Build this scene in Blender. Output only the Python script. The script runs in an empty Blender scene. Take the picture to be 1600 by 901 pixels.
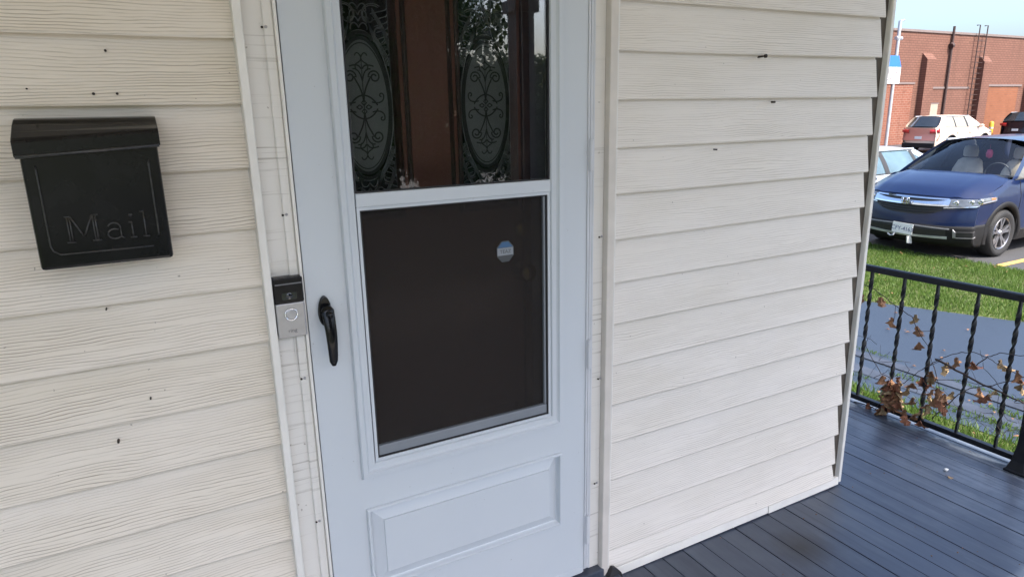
import bpy, bmesh, math, random
import numpy as np
from mathutils import Vector, Matrix
R = math.radians
random.seed(7); rng = np.random.default_rng(7)
sc = bpy.context.scene
COL = sc.collection

# ------------------------------------------------------------------ camera
cd = bpy.data.cameras.new('camera'); cam = bpy.data.objects.new('camera', cd); COL.objects.link(cam)
cd.sensor_width = 36.0; cd.lens = 36.0 * 1052.52 / 1600.0; cd.clip_start = 0.02; cd.clip_end = 2000
rt = Vector((0.87843797, -0.47748216, -0.01890814)); up = Vector((0.13722078, 0.2141517, 0.96711401)); fw = Vector((0.45773047, 0.85214426, -0.25363947))
cam.matrix_world = Matrix(((rt.x, up.x, -fw.x, 0), (rt.y, up.y, -fw.y, -1.515), (rt.z, up.z, -fw.z, 1.46), (0, 0, 0, 1)))
sc.camera = cam
# ------------------------------------------------------------------ light
SUN_EL = R(53); SX, SY = 0.22, -0.975
w = bpy.data.worlds.new('World'); sc.world = w; w.use_nodes = True
wn = w.node_tree; bg = wn.nodes['Background']
sky = wn.nodes.new('ShaderNodeTexSky'); sky.sky_type = 'NISHITA'; sky.sun_disc = False
sky.sun_elevation = SUN_EL; sky.sun_rotation = math.atan2(SX, SY); sky.air_density = 1.0; sky.dust_density = 4.5; sky.ozone_density = 5.0; sky.altitude = 0
wn.links.new(sky.outputs[0], bg.inputs[0]); bg.inputs[1].default_value = 0.10
sl = bpy.data.lights.new('sun', 'SUN'); sl.energy = 2.0; sl.angle = R(0.5); sl.color = (1.0, 0.93, 0.82)
sun = bpy.data.objects.new('sun', sl); COL.objects.link(sun)
h = math.hypot(SX, SY); tosun = Vector((SX / h * math.cos(SUN_EL), SY / h * math.cos(SUN_EL), math.sin(SUN_EL)))
sun.rotation_euler = tosun.to_track_quat('Z', 'Y').to_euler(); sun.location = (-6, -8, 12)
vs = sc.view_settings; vs.view_transform = 'Standard'; vs.look = 'None'; vs.gamma = 1.0; vs.use_curve_mapping = False; vs.exposure = 2.3

GZ = -0.734   # ground level below the porch floor (z = 0)

# ------------------------------------------------------------------ materials
class NT:
    def __init__(s, name):
        s.m = bpy.data.materials.new(name); s.m.use_nodes = True; s.t = s.m.node_tree; s.t.nodes.clear()
        s.out = s.n('ShaderNodeOutputMaterial')
    def n(s, typ, **kw):
        nd = s.t.nodes.new(typ)
        for k, v in kw.items(): setattr(nd, k, v)
        return nd
    def l(s, a, b): s.t.links.new(a, b)
    def val(s, sock, v):
        if hasattr(v, 'is_output') or hasattr(v, 'links'): s.l(v, sock)
        else: sock.default_value = v
    def bsdf(s, col, rough=0.5, metal=0.0, spec=0.5, coat=0.0, normal=None, **kw):
        b = s.n('ShaderNodeBsdfPrincipled')
        s.val(b.inputs['Base Color'], col if not isinstance(col, tuple) else (*col[:3], 1)); s.val(b.inputs['Roughness'], rough)
        b.inputs['Metallic'].default_value = metal; b.inputs['Specular IOR Level'].default_value = spec
        b.inputs['Coat Weight'].default_value = coat; b.inputs['Coat Roughness'].default_value = 0.04
        if normal is not None: s.l(normal, b.inputs['Normal'])
        s.l(b.outputs[0], s.out.inputs[0]); s.b = b
        return b
    def coord(s, scale=(1, 1, 1), kind='Object', rnd=0.0):
        tc = s.n('ShaderNodeTexCoord'); mp = s.n('ShaderNodeMapping'); mp.inputs['Scale'].default_value = scale
        src = tc.outputs[kind]
        if rnd:
            oi = s.n('ShaderNodeObjectInfo'); mu = s.n('ShaderNodeMath', operation='MULTIPLY'); s.l(oi.outputs['Random'], mu.inputs[0]); mu.inputs[1].default_value = rnd
            ad = s.n('ShaderNodeVectorMath', operation='ADD'); s.l(src, ad.inputs[0]); s.l(mu.outputs[0], ad.inputs[1]); src = ad.outputs[0]
        s.l(src, mp.inputs[0]); return mp.outputs[0]
    def noise(s, vec, scale=5, detail=3, rough=0.5, dist=0.0):
        t = s.n('ShaderNodeTexNoise'); s.l(vec, t.inputs[0]); t.inputs['Scale'].default_value = scale; t.inputs['Detail'].default_value = detail
        t.inputs['Roughness'].default_value = rough; t.inputs['Distortion'].default_value = dist; return t.outputs[0]
    def ramp(s, f, stops):
        r = s.n('ShaderNodeValToRGB'); s.l(f, r.inputs[0]); e = r.color_ramp.elements
        while len(e) < len(stops): e.new(0.5)
        for q, (p, c) in zip(e, stops):
            q.position = p; q.color = (c, c, c, 1) if not isinstance(c, tuple) else (*c[:3], 1)
        return r.outputs[0]
    def mix(s, f, a, b, typ='MIX'):
        m = s.n('ShaderNodeMix', data_type='RGBA', blend_type=typ)
        s.val(m.inputs[0], f)
        for i, v in ((6, a), (7, b)): s.val(m.inputs[i], (*v[:3], 1) if isinstance(v, tuple) else v)
        return m.outputs[2]
    def math(s, op, a, b=0.0, clamp=False):
        m = s.n('ShaderNodeMath', operation=op, use_clamp=clamp); s.val(m.inputs[0], a); s.val(m.inputs[1], b); return m.outputs[0]
    def bump(s, hgt, strength=0.3, dist=0.002):
        b = s.n('ShaderNodeBump'); b.inputs['Strength'].default_value = strength; b.inputs['Distance'].default_value = dist; s.l(hgt, b.inputs['Height']); return b.outputs[0]

def plain(name, col, rough=0.5, metal=0.0, spec=0.5, coat=0.0, var=0.12, nscale=8.0, bump=0.0):
    t = NT(name); v = t.coord(); n1 = t.noise(v, nscale, 4)
    c = t.mix(t.ramp(n1, [(0.3, 0.0), (0.7, 1.0)]), tuple(x * (1 - var) for x in col), tuple(min(1, x * (1 + var)) for x in col))
    r = t.math('ADD', rough - 0.05, t.math('MULTIPLY', n1, 0.1))
    nb = t.bump(t.noise(v, nscale * 12, 4), bump, 0.002) if bump else None
    t.bsdf(c, r, metal, spec, coat, nb); return t.m

def siding_mat(name, base, dirt, amt, seed, bs=0.5):
    t = NT(name); tc = t.n('ShaderNodeTexCoord'); sx = t.n('ShaderNodeSeparateXYZ'); t.l(tc.outputs['Object'], sx.inputs[0])
    big = t.noise(t.coord((2.2, 2, 6), rnd=9.0 + seed), 1.0, 3)
    d1 = t.noise(t.coord((2.4, 1, 9), rnd=7.3 + seed), 1.0, 2); d2 = t.noise(t.coord((16, 1, 40), rnd=3.1 + seed), 1.0, 2)
    ph = t.math('ADD', t.math('MULTIPLY', sx.outputs['Z'], 160.0), t.math('ADD', t.math('MULTIPLY', d1, 6.5), t.math('MULTIPLY', d2, 0.9)))
    tri = t.math('MULTIPLY', t.math('ABSOLUTE', t.math('SUBTRACT', t.math('FRACT', ph), 0.5)), 2.0)
    brk = t.ramp(t.noise(t.coord((4.5, 1, 120), rnd=6.0 + seed), 1.0, 3, 0.6), [(0.34, 0.0), (0.52, 1.0)])
    line = t.math('MULTIPLY', t.ramp(tri, [(0.0, 1.0), (0.42, 0.0)]), brk); g = t.math('SUBTRACT', 1.0, line); g2 = d2
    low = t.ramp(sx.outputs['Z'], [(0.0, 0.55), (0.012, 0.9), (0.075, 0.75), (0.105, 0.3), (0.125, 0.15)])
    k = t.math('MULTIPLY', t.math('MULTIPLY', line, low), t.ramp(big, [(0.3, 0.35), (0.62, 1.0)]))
    grime = t.math('MULTIPLY', t.ramp(big, [(0.42, 0.0), (0.75, 1.0)]), 0.35 * amt)
    c = t.mix(grime, base, tuple(b * d for b, d in zip(base, (0.80, 0.77, 0.66))))
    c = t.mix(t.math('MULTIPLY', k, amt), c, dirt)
    sp = t.noise(t.coord((1, 1, 1), rnd=5.0), 90, 1); spk = t.ramp(sp, [(0.79, 0.0), (0.82, 1.0)])
    c = t.mix(t.math('MULTIPLY', spk, 0.6), c, (0.10, 0.085, 0.06))
    hgt = t.math('ADD', t.math('MULTIPLY', g, 0.7), t.math('MULTIPLY', g2, 0.5))
    t.bsdf(c, 0.5, 0, 0.35, normal=t.bump(hgt, bs, 0.0016)); return t.m

M = {}
M['siding_l'] = siding_mat('siding_left', (0.72, 0.655, 0.565), (0.18, 0.13, 0.08), 0.92, 0.0)
M['siding_r'] = siding_mat('siding_right', (0.715, 0.67, 0.61), (0.22, 0.18, 0.13), 0.6, 1.7, 0.38)

def painted_wood(name, base, dirt, amt, vert=False):
    t = NT(name); v = t.coord((3, 3, 120)); g = t.noise(v, 1.0, 3, 0.6, 0.5)
    big = t.noise(t.coord((6, 6, 4)), 1.0, 3)
    k = t.math('MULTIPLY', t.ramp(g, [(0.33, 1.0), (0.43, 0.0)]), t.ramp(big, [(0.4, 0.1), (0.65, 1.0)]))
    c = t.mix(t.math('MULTIPLY', k, amt), base, dirt)
    sp = t.ramp(t.noise(t.coord(), 70, 1), [(0.76, 0.0), (0.8, 1.0)]); c = t.mix(t.math('MULTIPLY', sp, 0.6), c, dirt)
    t.bsdf(c, 0.5, 0, 0.4, normal=t.bump(g, 0.4, 0.0015)); return t.m
M['casing'] = painted_wood('casing_paint', (0.68, 0.655, 0.61), (0.20, 0.17, 0.13), 0.55)
M['trim'] = plain('trim_vinyl', (0.71, 0.685, 0.635), 0.4, var=0.06, nscale=14, bump=0.08)
M['trim_side_shade'] = plain('trim_vinyl_shaded', (0.60, 0.555, 0.50), 0.42, var=0.06, nscale=14)  # darker trim copy, side-face shading put into the colour
M['recess_shade'] = plain('corner_shade_channel', (0.075, 0.062, 0.048), 0.7, var=0.3, nscale=20)  # dark tone paints the shade inside the corner recess
def door_mat():
    t = NT('storm_door_enamel'); n1 = t.noise(t.coord((2, 2, 1.2)), 2.0, 3); n2 = t.noise(t.coord(), 160, 2)
    c = t.mix(n1, (0.505, 0.54, 0.575), (0.545, 0.575, 0.60))
    sc_ = t.ramp(t.noise(t.coord((26, 26, 34)), 1.0, 4, 0.7), [(0.69, 0.0), (0.75, 1.0)]); c = t.mix(t.math('MULTIPLY', sc_, 0.22), c, (0.25, 0.235, 0.21))
    c = t.mix(t.math('MULTIPLY', t.ramp(t.noise(t.coord(), 120, 1), [(0.80, 0.0), (0.83, 1.0)]), 0.4), c, (0.16, 0.14, 0.12))
    t.bsdf(c, 0.36, 0, 0.45, normal=t.bump(n2, 0.05, 0.0003)); return t.m
M['door'] = door_mat()
M['black_gloss'] = plain('black_enamel', (0.006, 0.006, 0.007), 0.15, spec=0.25, var=0.3, nscale=20, bump=0.03)
M['black_highlight'] = plain('highlight_black_enamel', (0.030, 0.029, 0.028), 0.30, spec=0.5, var=0.4, nscale=120)  # greyer black paints in the light caught on raised edges
M['black_plastic'] = plain('black_plastic', (0.007, 0.007, 0.009), 0.22, spec=0.22, var=0.2)
M['lens'] = plain('camera_lens', (0.006, 0.008, 0.016), 0.08, spec=0.7, var=0.2)
M['nickel'] = plain('satin_nickel', (0.39, 0.39, 0.40), 0.40, metal=0.85, var=0.05, nscale=60)
M['chrome'] = plain('chrome', (0.75, 0.76, 0.78), 0.1, metal=1.0, var=0.04)
M['mark_grey'] = plain('mark_grey', (0.16, 0.16, 0.17), 0.5)
M['gasket'] = plain('gasket', (0.015, 0.015, 0.017), 0.6)
M['sash'] = plain('sash_aluminium', (0.20, 0.22, 0.245), 0.45, metal=0.3, var=0.1)
M['hinge'] = plain('hinge_aluminium', (0.54, 0.55, 0.57), 0.35, var=0.06)
def wood_brown():
    t = NT('brown_door_wood'); v = t.coord((60, 60, 2)); g = t.noise(v, 1.0, 4, 0.6, 0.8)
    c = t.mix(g, (0.11, 0.042, 0.027), (0.155, 0.062, 0.040)); t.bsdf(c, 0.48, 0, 0.35, normal=t.bump(g, 0.08, 0.0005)); return t.m
M['wood'] = wood_brown()
M['wood_dark'] = plain('brown_moulding', (0.040, 0.018, 0.013), 0.45, var=0.2, nscale=30)
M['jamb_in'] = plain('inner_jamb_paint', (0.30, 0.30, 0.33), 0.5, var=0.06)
M['frost'] = plain('frosted_glass', (0.12, 0.13, 0.125), 0.35, var=0.08, nscale=30, spec=0.6)
M['etch'] = plain('etched_line', (0.012, 0.013, 0.013), 0.35)
M['etch_lite'] = plain('etched_line_pale', (0.11, 0.118, 0.115), 0.45)
def mirror_pane():
    t = NT('dark_leaded_glass'); b1 = t.n('ShaderNodeBsdfDiffuse'); b1.inputs[0].default_value = (0.012, 0.013, 0.013, 1)
    g = t.n('ShaderNodeBsdfGlossy'); g.inputs['Roughness'].default_value = 0.02; g.inputs[0].default_value = (0.9, 0.95, 1, 1)
    wob = t.bump(t.noise(t.coord((1, 1, 1)), 14, 2), 0.12, 0.004); t.l(wob, g.inputs['Normal'])
    f = t.n('ShaderNodeFresnel'); f.inputs[0].default_value = 2.6
    m = t.n('ShaderNodeMixShader'); t.l(f.outputs[0], m.inputs[0]); t.l(b1.outputs[0], m.inputs[1]); t.l(g.outputs[0], m.inputs[2]); t.l(m.outputs[0], t.out.inputs[0]); return t.m
M['pane_dark'] = mirror_pane()
def thin_glass(name, ior=1.5, tint=(1, 1, 1), rough=0.0, smear=0.0):
    t = NT(name); tr = t.n('ShaderNodeBsdfTransparent'); tr.inputs[0].default_value = (*tint, 1)
    g = t.n('ShaderNodeBsdfGlossy'); g.inputs['Roughness'].default_value = rough
    f = t.n('ShaderNodeFresnel'); f.inputs[0].default_value = ior
    m = t.n('ShaderNodeMixShader'); t.l(f.outputs[0], m.inputs[0]); t.l(tr.outputs[0], m.inputs[1]); t.l(g.outputs[0], m.inputs[2]); last = m.outputs[0]
    if smear:
        d = t.n('ShaderNodeBsdfDiffuse'); d.inputs[0].default_value = (0.5, 0.5, 0.5, 1); m2 = t.n('ShaderNodeMixShader')
        t.l(t.math('MULTIPLY', t.ramp(t.noise(t.coord((1, 1, .6)), 9, 6, 0.7), [(0.45, 0.0), (0.8, 1.0)]), smear), m2.inputs[0]); t.l(last, m2.inputs[1]); t.l(d.outputs[0], m2.inputs[2]); last = m2.outputs[0]
    t.l(last, t.out.inputs[0]); return t.m
M['glass'] = thin_glass('storm_glass', 1.75, (0.96, 0.97, 0.97), smear=0.015)
M['glass_low'] = thin_glass('storm_glass_lower', 1.28, (0.9, 0.92, 0.93), smear=0.04)
M['car_glass'] = thin_glass('car_glass', 1.45, (0.95, 0.97, 0.98))
M['sunlit_glass'] = plain('sunlit_cream_window', (0.30, 0.27, 0.20), 0.12, spec=0.8)  # warm sun glare painted into the far car's side windows
M['sky_glass'] = plain('side_glass_sky_painted', (0.08, 0.13, 0.15), 0.05, spec=1.0, var=0.3, nscale=2)  # pale blue imitates sky reflected in the sedan's side windows
M['tint_glass'] = plain('tinted_glass', (0.02, 0.025, 0.03), 0.06, spec=0.9, var=0.1)
def screen_mat():
    t = NT('insect_screen'); tr = t.n('ShaderNodeBsdfTransparent'); d = t.n('ShaderNodeBsdfDiffuse'); d.inputs[0].default_value = (0.036, 0.032, 0.030, 1)
    m = t.n('ShaderNodeMixShader'); m.inputs[0].default_value = 0.50; t.l(tr.outputs[0], m.inputs[1]); t.l(d.outputs[0], m.inputs[2]); t.l(m.outputs[0], t.out.inputs[0]); return t.m
M['screen'] = screen_mat()
def deck_mat():
    t = NT('deck_paint'); v = t.coord((25, 1.2, 1), rnd=11.0); g = t.noise(v, 1.0, 4, 0.6, 0.3)
    big = t.noise(t.coord((1, 1, 1)), 3.0, 5, 0.65); oi = t.n('ShaderNodeObjectInfo')
    c = t.mix(g, (0.036, 0.046, 0.070), (0.056, 0.071, 0.102)); c = t.mix(t.math('MULTIPLY', oi.outputs['Random'], 0.5), c, (0.026, 0.032, 0.048))
    worn = t.math('MULTIPLY', t.ramp(t.math('ADD', t.math('MULTIPLY', big, 0.6), t.math('MULTIPLY', g, 0.4)), [(0.50, 0.0), (0.66, 1.0)]), 0.75)
    c = t.mix(worn, c, (0.075, 0.09, 0.115))
    gp = t.n('ShaderNodeNewGeometry'); gx = t.n('ShaderNodeSeparateXYZ'); t.l(gp.outputs['Position'], gx.inputs[0])
    wz = t.noise(gp.outputs['Position'], 5.0, 5, 0.7); stre = t.noise(t.coord((40, 2.0, 1), rnd=17.0), 1.0, 4, 0.65)
    edge = t.ramp(t.math('SUBTRACT', gx.outputs['X'], 2.2), [(0.0, 0.0), (0.75, 1.0)])
    wr = t.math('MULTIPLY', edge, t.ramp(t.math('ADD', t.math('MULTIPLY', wz, 0.5), t.math('MULTIPLY', stre, 0.5)), [(0.44, 0.0), (0.60, 1.0)]))
    c = t.mix(t.math('MULTIPLY', wr, 0.7), c, (0.16, 0.185, 0.22))
    dv = t.n('ShaderNodeVectorMath', operation='DISTANCE'); t.l(gp.outputs['Position'], dv.inputs[0]); dv.inputs[1].default_value = (1.80, -0.215, 0.0)
    stn = t.ramp(t.math('ADD', dv.outputs['Value'], t.math('MULTIPLY', wz, 0.09)), [(0.06, 1.0), (0.16, 0.0)])
    c = t.mix(t.math('MULTIPLY', stn, 0.8), c, (0.010, 0.0095, 0.009))
    chips = t.ramp(t.noise(t.coord((60, 12, 1), rnd=3.0), 1.0, 3, 0.6), [(0.70, 0.0), (0.74, 1.0)]); c = t.mix(t.math('MULTIPLY', chips, 0.4), c, (0.012, 0.012, 0.014))
    r = t.math('ADD', 0.24, t.math('MULTIPLY', big, 0.22)); t.bsdf(c, r, 0, 0.6, normal=t.bump(g, 0.35, 0.002)); return t.m
M['deck'] = deck_mat()
M['stain'] = plain('rubber_mat_stain', (0.018, 0.016, 0.014), 0.55, var=0.5, nscale=60)
M['iron'] = plain('painted_iron', (0.006, 0.007, 0.010), 0.38, spec=0.3, var=0.4, nscale=40, bump=0.15)
def asphalt(name, c0, c1, rough):
    t = NT(name); n1 = t.noise(t.coord(), 1.1, 5, 0.6); n2 = t.noise(t.coord(), 140, 2); n3 = t.noise(t.coord((1, 1, 1)), 9, 4, 0.7)
    c = t.mix(n1, c0, c1); c = t.mix(t.math('MULTIPLY', t.ramp(n3, [(0.58, 0.0), (0.72, 1.0)]), 0.2), c, tuple(x * 1.5 for x in c1))
    cr = t.n('ShaderNodeTexVoronoi', feature='DISTANCE_TO_EDGE'); t.l(t.coord((0.9, 0.9, 1)), cr.inputs[0]); cr.inputs['Scale'].default_value = 1.0
    c = t.mix(t.math('MULTIPLY', t.ramp(cr.outputs['Distance'], [(0.0, 1.0), (0.008, 0.0)]), 0.22), c, tuple(x * 0.35 for x in c0))
    t.bsdf(c, rough, 0, 0.5, normal=t.bump(n2, 0.5, 0.004)); return t.m
M['drive'] = asphalt('driveway_asphalt', (0.022, 0.031, 0.048), (0.032, 0.043, 0.061), 0.40)
M['lot'] = asphalt('parking_asphalt', (0.045, 0.045, 0.048), (0.065, 0.064, 0.066), 0.7)
M['yellow'] = plain('yellow_line_paint', (0.62, 0.36, 0.09), 0.6, var=0.25, nscale=12)
M['conc'] = plain('old_concrete', (0.034, 0.042, 0.060), 0.6, var=0.3, nscale=5, bump=0.3)
M['bounce'] = plain('bounce_concrete', (0.46, 0.42, 0.36), 0.85, var=0.15, nscale=3)
M['soil'] = plain('turf_soil', (0.075, 0.085, 0.024), 0.95, var=0.35, nscale=3, bump=0.4)
M['ground'] = plain('ground_turf', (0.065, 0.085, 0.030), 0.95, var=0.3, nscale=0.4)
def leaf_mat(name, c0, c1, trans=0.3, rough=0.5):
    t = NT(name); n1 = t.noise(t.coord(), 3.0, 3); oi = t.n('ShaderNodeObjectInfo')
    g = t.n('ShaderNodeNewGeometry'); c = t.mix(t.math('FRACT', t.math('ADD', g.outputs['Random Per Island'], t.math('MULTIPLY', n1, 0.3))), c0, c1)
    b = t.bsdf(c, rough, 0, 0.3)
    tl = t.n('ShaderNodeBsdfTranslucent'); t.l(c, tl.inputs[0]); m = t.n('ShaderNodeMixShader'); m.inputs[0].default_value = trans
    t.l(b.outputs[0], m.inputs[1]); t.l(tl.outputs[0], m.inputs[2]); t.l(m.outputs[0], t.out.inputs[0]); return t.m
M['grass'] = leaf_mat('grass_blade', (0.058, 0.120, 0.018), (0.135, 0.205, 0.042), 0.42)
M['foliage'] = leaf_mat('tree_leaf', (0.022, 0.045, 0.010), (0.060, 0.095, 0.022), 0.3)
M['autumn'] = leaf_mat('autumn_leaf', (0.10, 0.075, 0.02), (0.16, 0.10, 0.03), 0.3)
M['bark'] = plain('bark', (0.075, 0.058, 0.044), 0.9, var=0.35, nscale=9, bump=0.6)
M['dry_leaf'] = plain('dry_leaf', (0.21, 0.105, 0.050), 0.7, var=0.5, nscale=22)
M['dry_leaf_red'] = plain('dry_leaf_red', (0.22, 0.085, 0.042), 0.7, var=0.5, nscale=22)
M['dry_leaf_tan'] = plain('dry_leaf_tan', (0.30, 0.21, 0.11), 0.75, var=0.4, nscale=22)
M['stem'] = plain('vine_stem', (0.035, 0.022, 0.018), 0.75, var=0.3, nscale=40)
M['pebble'] = plain('paper_scrap', (0.62, 0.62, 0.62), 0.8)
def brick_mat(name, a, b, mortar, paint=None):
    t = NT(name); tc = t.n('ShaderNodeTexCoord'); mp = t.n('ShaderNodeMapping'); mp.inputs['Rotation'].default_value = (R(90), 0, 0); t.l(tc.outputs['Object'], mp.inputs[0])
    br = t.n('ShaderNodeTexBrick'); t.l(mp.outputs[0], br.inputs[0]); br.inputs['Scale'].default_value = 1.0
    br.inputs['Brick Width'].default_value = 0.34; br.inputs['Row Height'].default_value = 0.125; br.inputs['Mortar Size'].default_value = 0.012
    br.inputs['Color1'].default_value = (*a, 1); br.inputs['Color2'].default_value = (*b, 1); br.inputs['Mortar'].default_value = (*mortar, 1)
    n1 = t.noise(t.coord(), 0.55, 5, 0.65); c = br.outputs['Color']
    c = t.mix(t.math('MULTIPLY', t.ramp(n1, [(0.35, 0.0), (0.7, 1.0)]), 0.45), c, tuple(x * 0.72 for x in a))
    ch = t.ramp(t.noise(t.coord((1.2, 1, 9)), 1.6, 4, 0.6), [(0.60, 0.0), (0.66, 1.0)]); c = t.mix(t.math('MULTIPLY', ch, 0.4), c, tuple(x * 0.45 for x in a))
    st_ = t.ramp(t.noise(t.coord((1.6, 1, .16)), 1.0, 4, 0.65), [(0.52, 0.0), (0.70, 1.0)]); c = t.mix(t.math('MULTIPLY', st_, 0.35), c, tuple(x * 0.5 for x in a))
    t.bsdf(c, 0.85, 0, 0.3, normal=t.bump(br.outputs['Fac'], -0.4, 0.02)); return t.m
M['brick_paint'] = brick_mat('painted_brick', (0.155, 0.072, 0.051), (0.175, 0.085, 0.060), (0.070, 0.031, 0.024))
M['brick'] = brick_mat('bare_red_brick', (0.18, 0.062, 0.038), (0.22, 0.080, 0.050), (0.26, 0.17, 0.13))
M['brick_orange'] = brick_mat('orange_infill_brick', (0.20, 0.072, 0.034), (0.23, 0.085, 0.042), (0.15, 0.075, 0.05))
M['coping'] = plain('coping', (0.16, 0.12, 0.11), 0.8)
M['pipe_dark'] = plain('rusty_pipe', (0.045, 0.022, 0.018), 0.7, var=0.3)
M['steel'] = plain('grey_steel', (0.24, 0.24, 0.25), 0.5, metal=0.4)
M['galv'] = plain('galvanised_steel', (0.45, 0.47, 0.50), 0.45, metal=0.5)
M['vent'] = plain('vent_panel', (0.30, 0.26, 0.20), 0.7)
M['sign_blue'] = plain('sign_blue', (0.02, 0.13, 0.48), 0.4, var=0.05)
M['sign_white'] = plain('sign_white', (0.62, 0.58, 0.56), 0.5, var=0.05)
M['sign_text'] = plain('sign_text', (0.20, 0.18, 0.20), 0.5)
M['bollard'] = plain('bollard_yellow', (0.65, 0.36, 0.03), 0.5)
def carpaint(name, col, metal=0.35, rough=0.3):
    t = NT(name); n = t.noise(t.coord(), 900, 1); c = t.mix(t.math('MULTIPLY', n, 0.3), col, tuple(min(1, x * 1.6 + .01) for x in col))
    t.bsdf(c, rough, metal, 0.3, 0.45); return t.m
M['blue'] = carpaint('blue_car_paint', (0.002, 0.009, 0.042), 0.05, 0.30)
M['silver'] = carpaint('silver_car_paint', (0.40, 0.44, 0.49), 0.3)
M['sun_glare'] = carpaint('glare_car_paint', (0.58, 0.45, 0.36), 0.1, 0.35)  # cream stands in for sun glare on a reddish car
M['darkcar'] = carpaint('black_car_paint', (0.012, 0.008, 0.014), 0.2)
M['clad'] = plain('car_cladding', (0.010, 0.010, 0.011), 0.65, spec=0.25, var=0.15)
M['under'] = plain('car_underside', (0.008, 0.008, 0.009), 0.8)
M['tyre'] = plain('tyre_rubber', (0.014, 0.014, 0.015), 0.75, var=0.2)
M['alloy'] = plain('alloy_rim', (0.26, 0.26, 0.28), 0.3, metal=0.8)
M['alloy_dark'] = plain('alloy_dark', (0.03, 0.03, 0.033), 0.4, metal=0.4)
M['lamp'] = plain('headlamp_lens', (0.13, 0.14, 0.15), 0.08, spec=0.9, metal=0.3, var=0.3, nscale=14)
M['lamp_dark'] = plain('headlamp_inner', (0.05, 0.055, 0.06), 0.2)
M['red_lamp'] = plain('tail_lamp', (0.45, 0.02, 0.02), 0.2, spec=0.8)
M['amber'] = plain('amber_marker', (0.6, 0.14, 0.04), 0.3)
M['seat'] = plain('beige_seat', (0.52, 0.46, 0.36), 0.7)
M['dash'] = plain('dashboard', (0.03, 0.035, 0.04), 0.6)
M['pink'] = plain('pink_freshener', (0.6, 0.06, 0.16), 0.6)
M['plate'] = plain('licence_plate', (0.66, 0.67, 0.66), 0.45, var=0.04)
M['plate_text'] = plain('plate_text', (0.05, 0.06, 0.16), 0.5)
M['stk_blue'] = plain('sticker_blue', (0.04, 0.11, 0.22), 0.5)
M['stk_white'] = plain('sticker_white', (0.23, 0.25, 0.27), 0.5)
M['stk_dark'] = plain('sticker_dark', (0.05, 0.055, 0.06), 0.5)
M['brass'] = plain('brass', (0.55, 0.36, 0.12), 0.25, metal=1.0)
M['ceiling'] = plain('porch_ceiling_paint', (0.76, 0.66, 0.50), 0.6)
M['roofing'] = plain('roof_shingle', (0.09, 0.085, 0.08), 0.9, var=0.3, nscale=6)
M['nail'] = plain('nail', (0.03, 0.022, 0.018), 0.6, metal=0.5)
M['wire'] = plain('black_wire', (0.012, 0.012, 0.012), 0.5)

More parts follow.
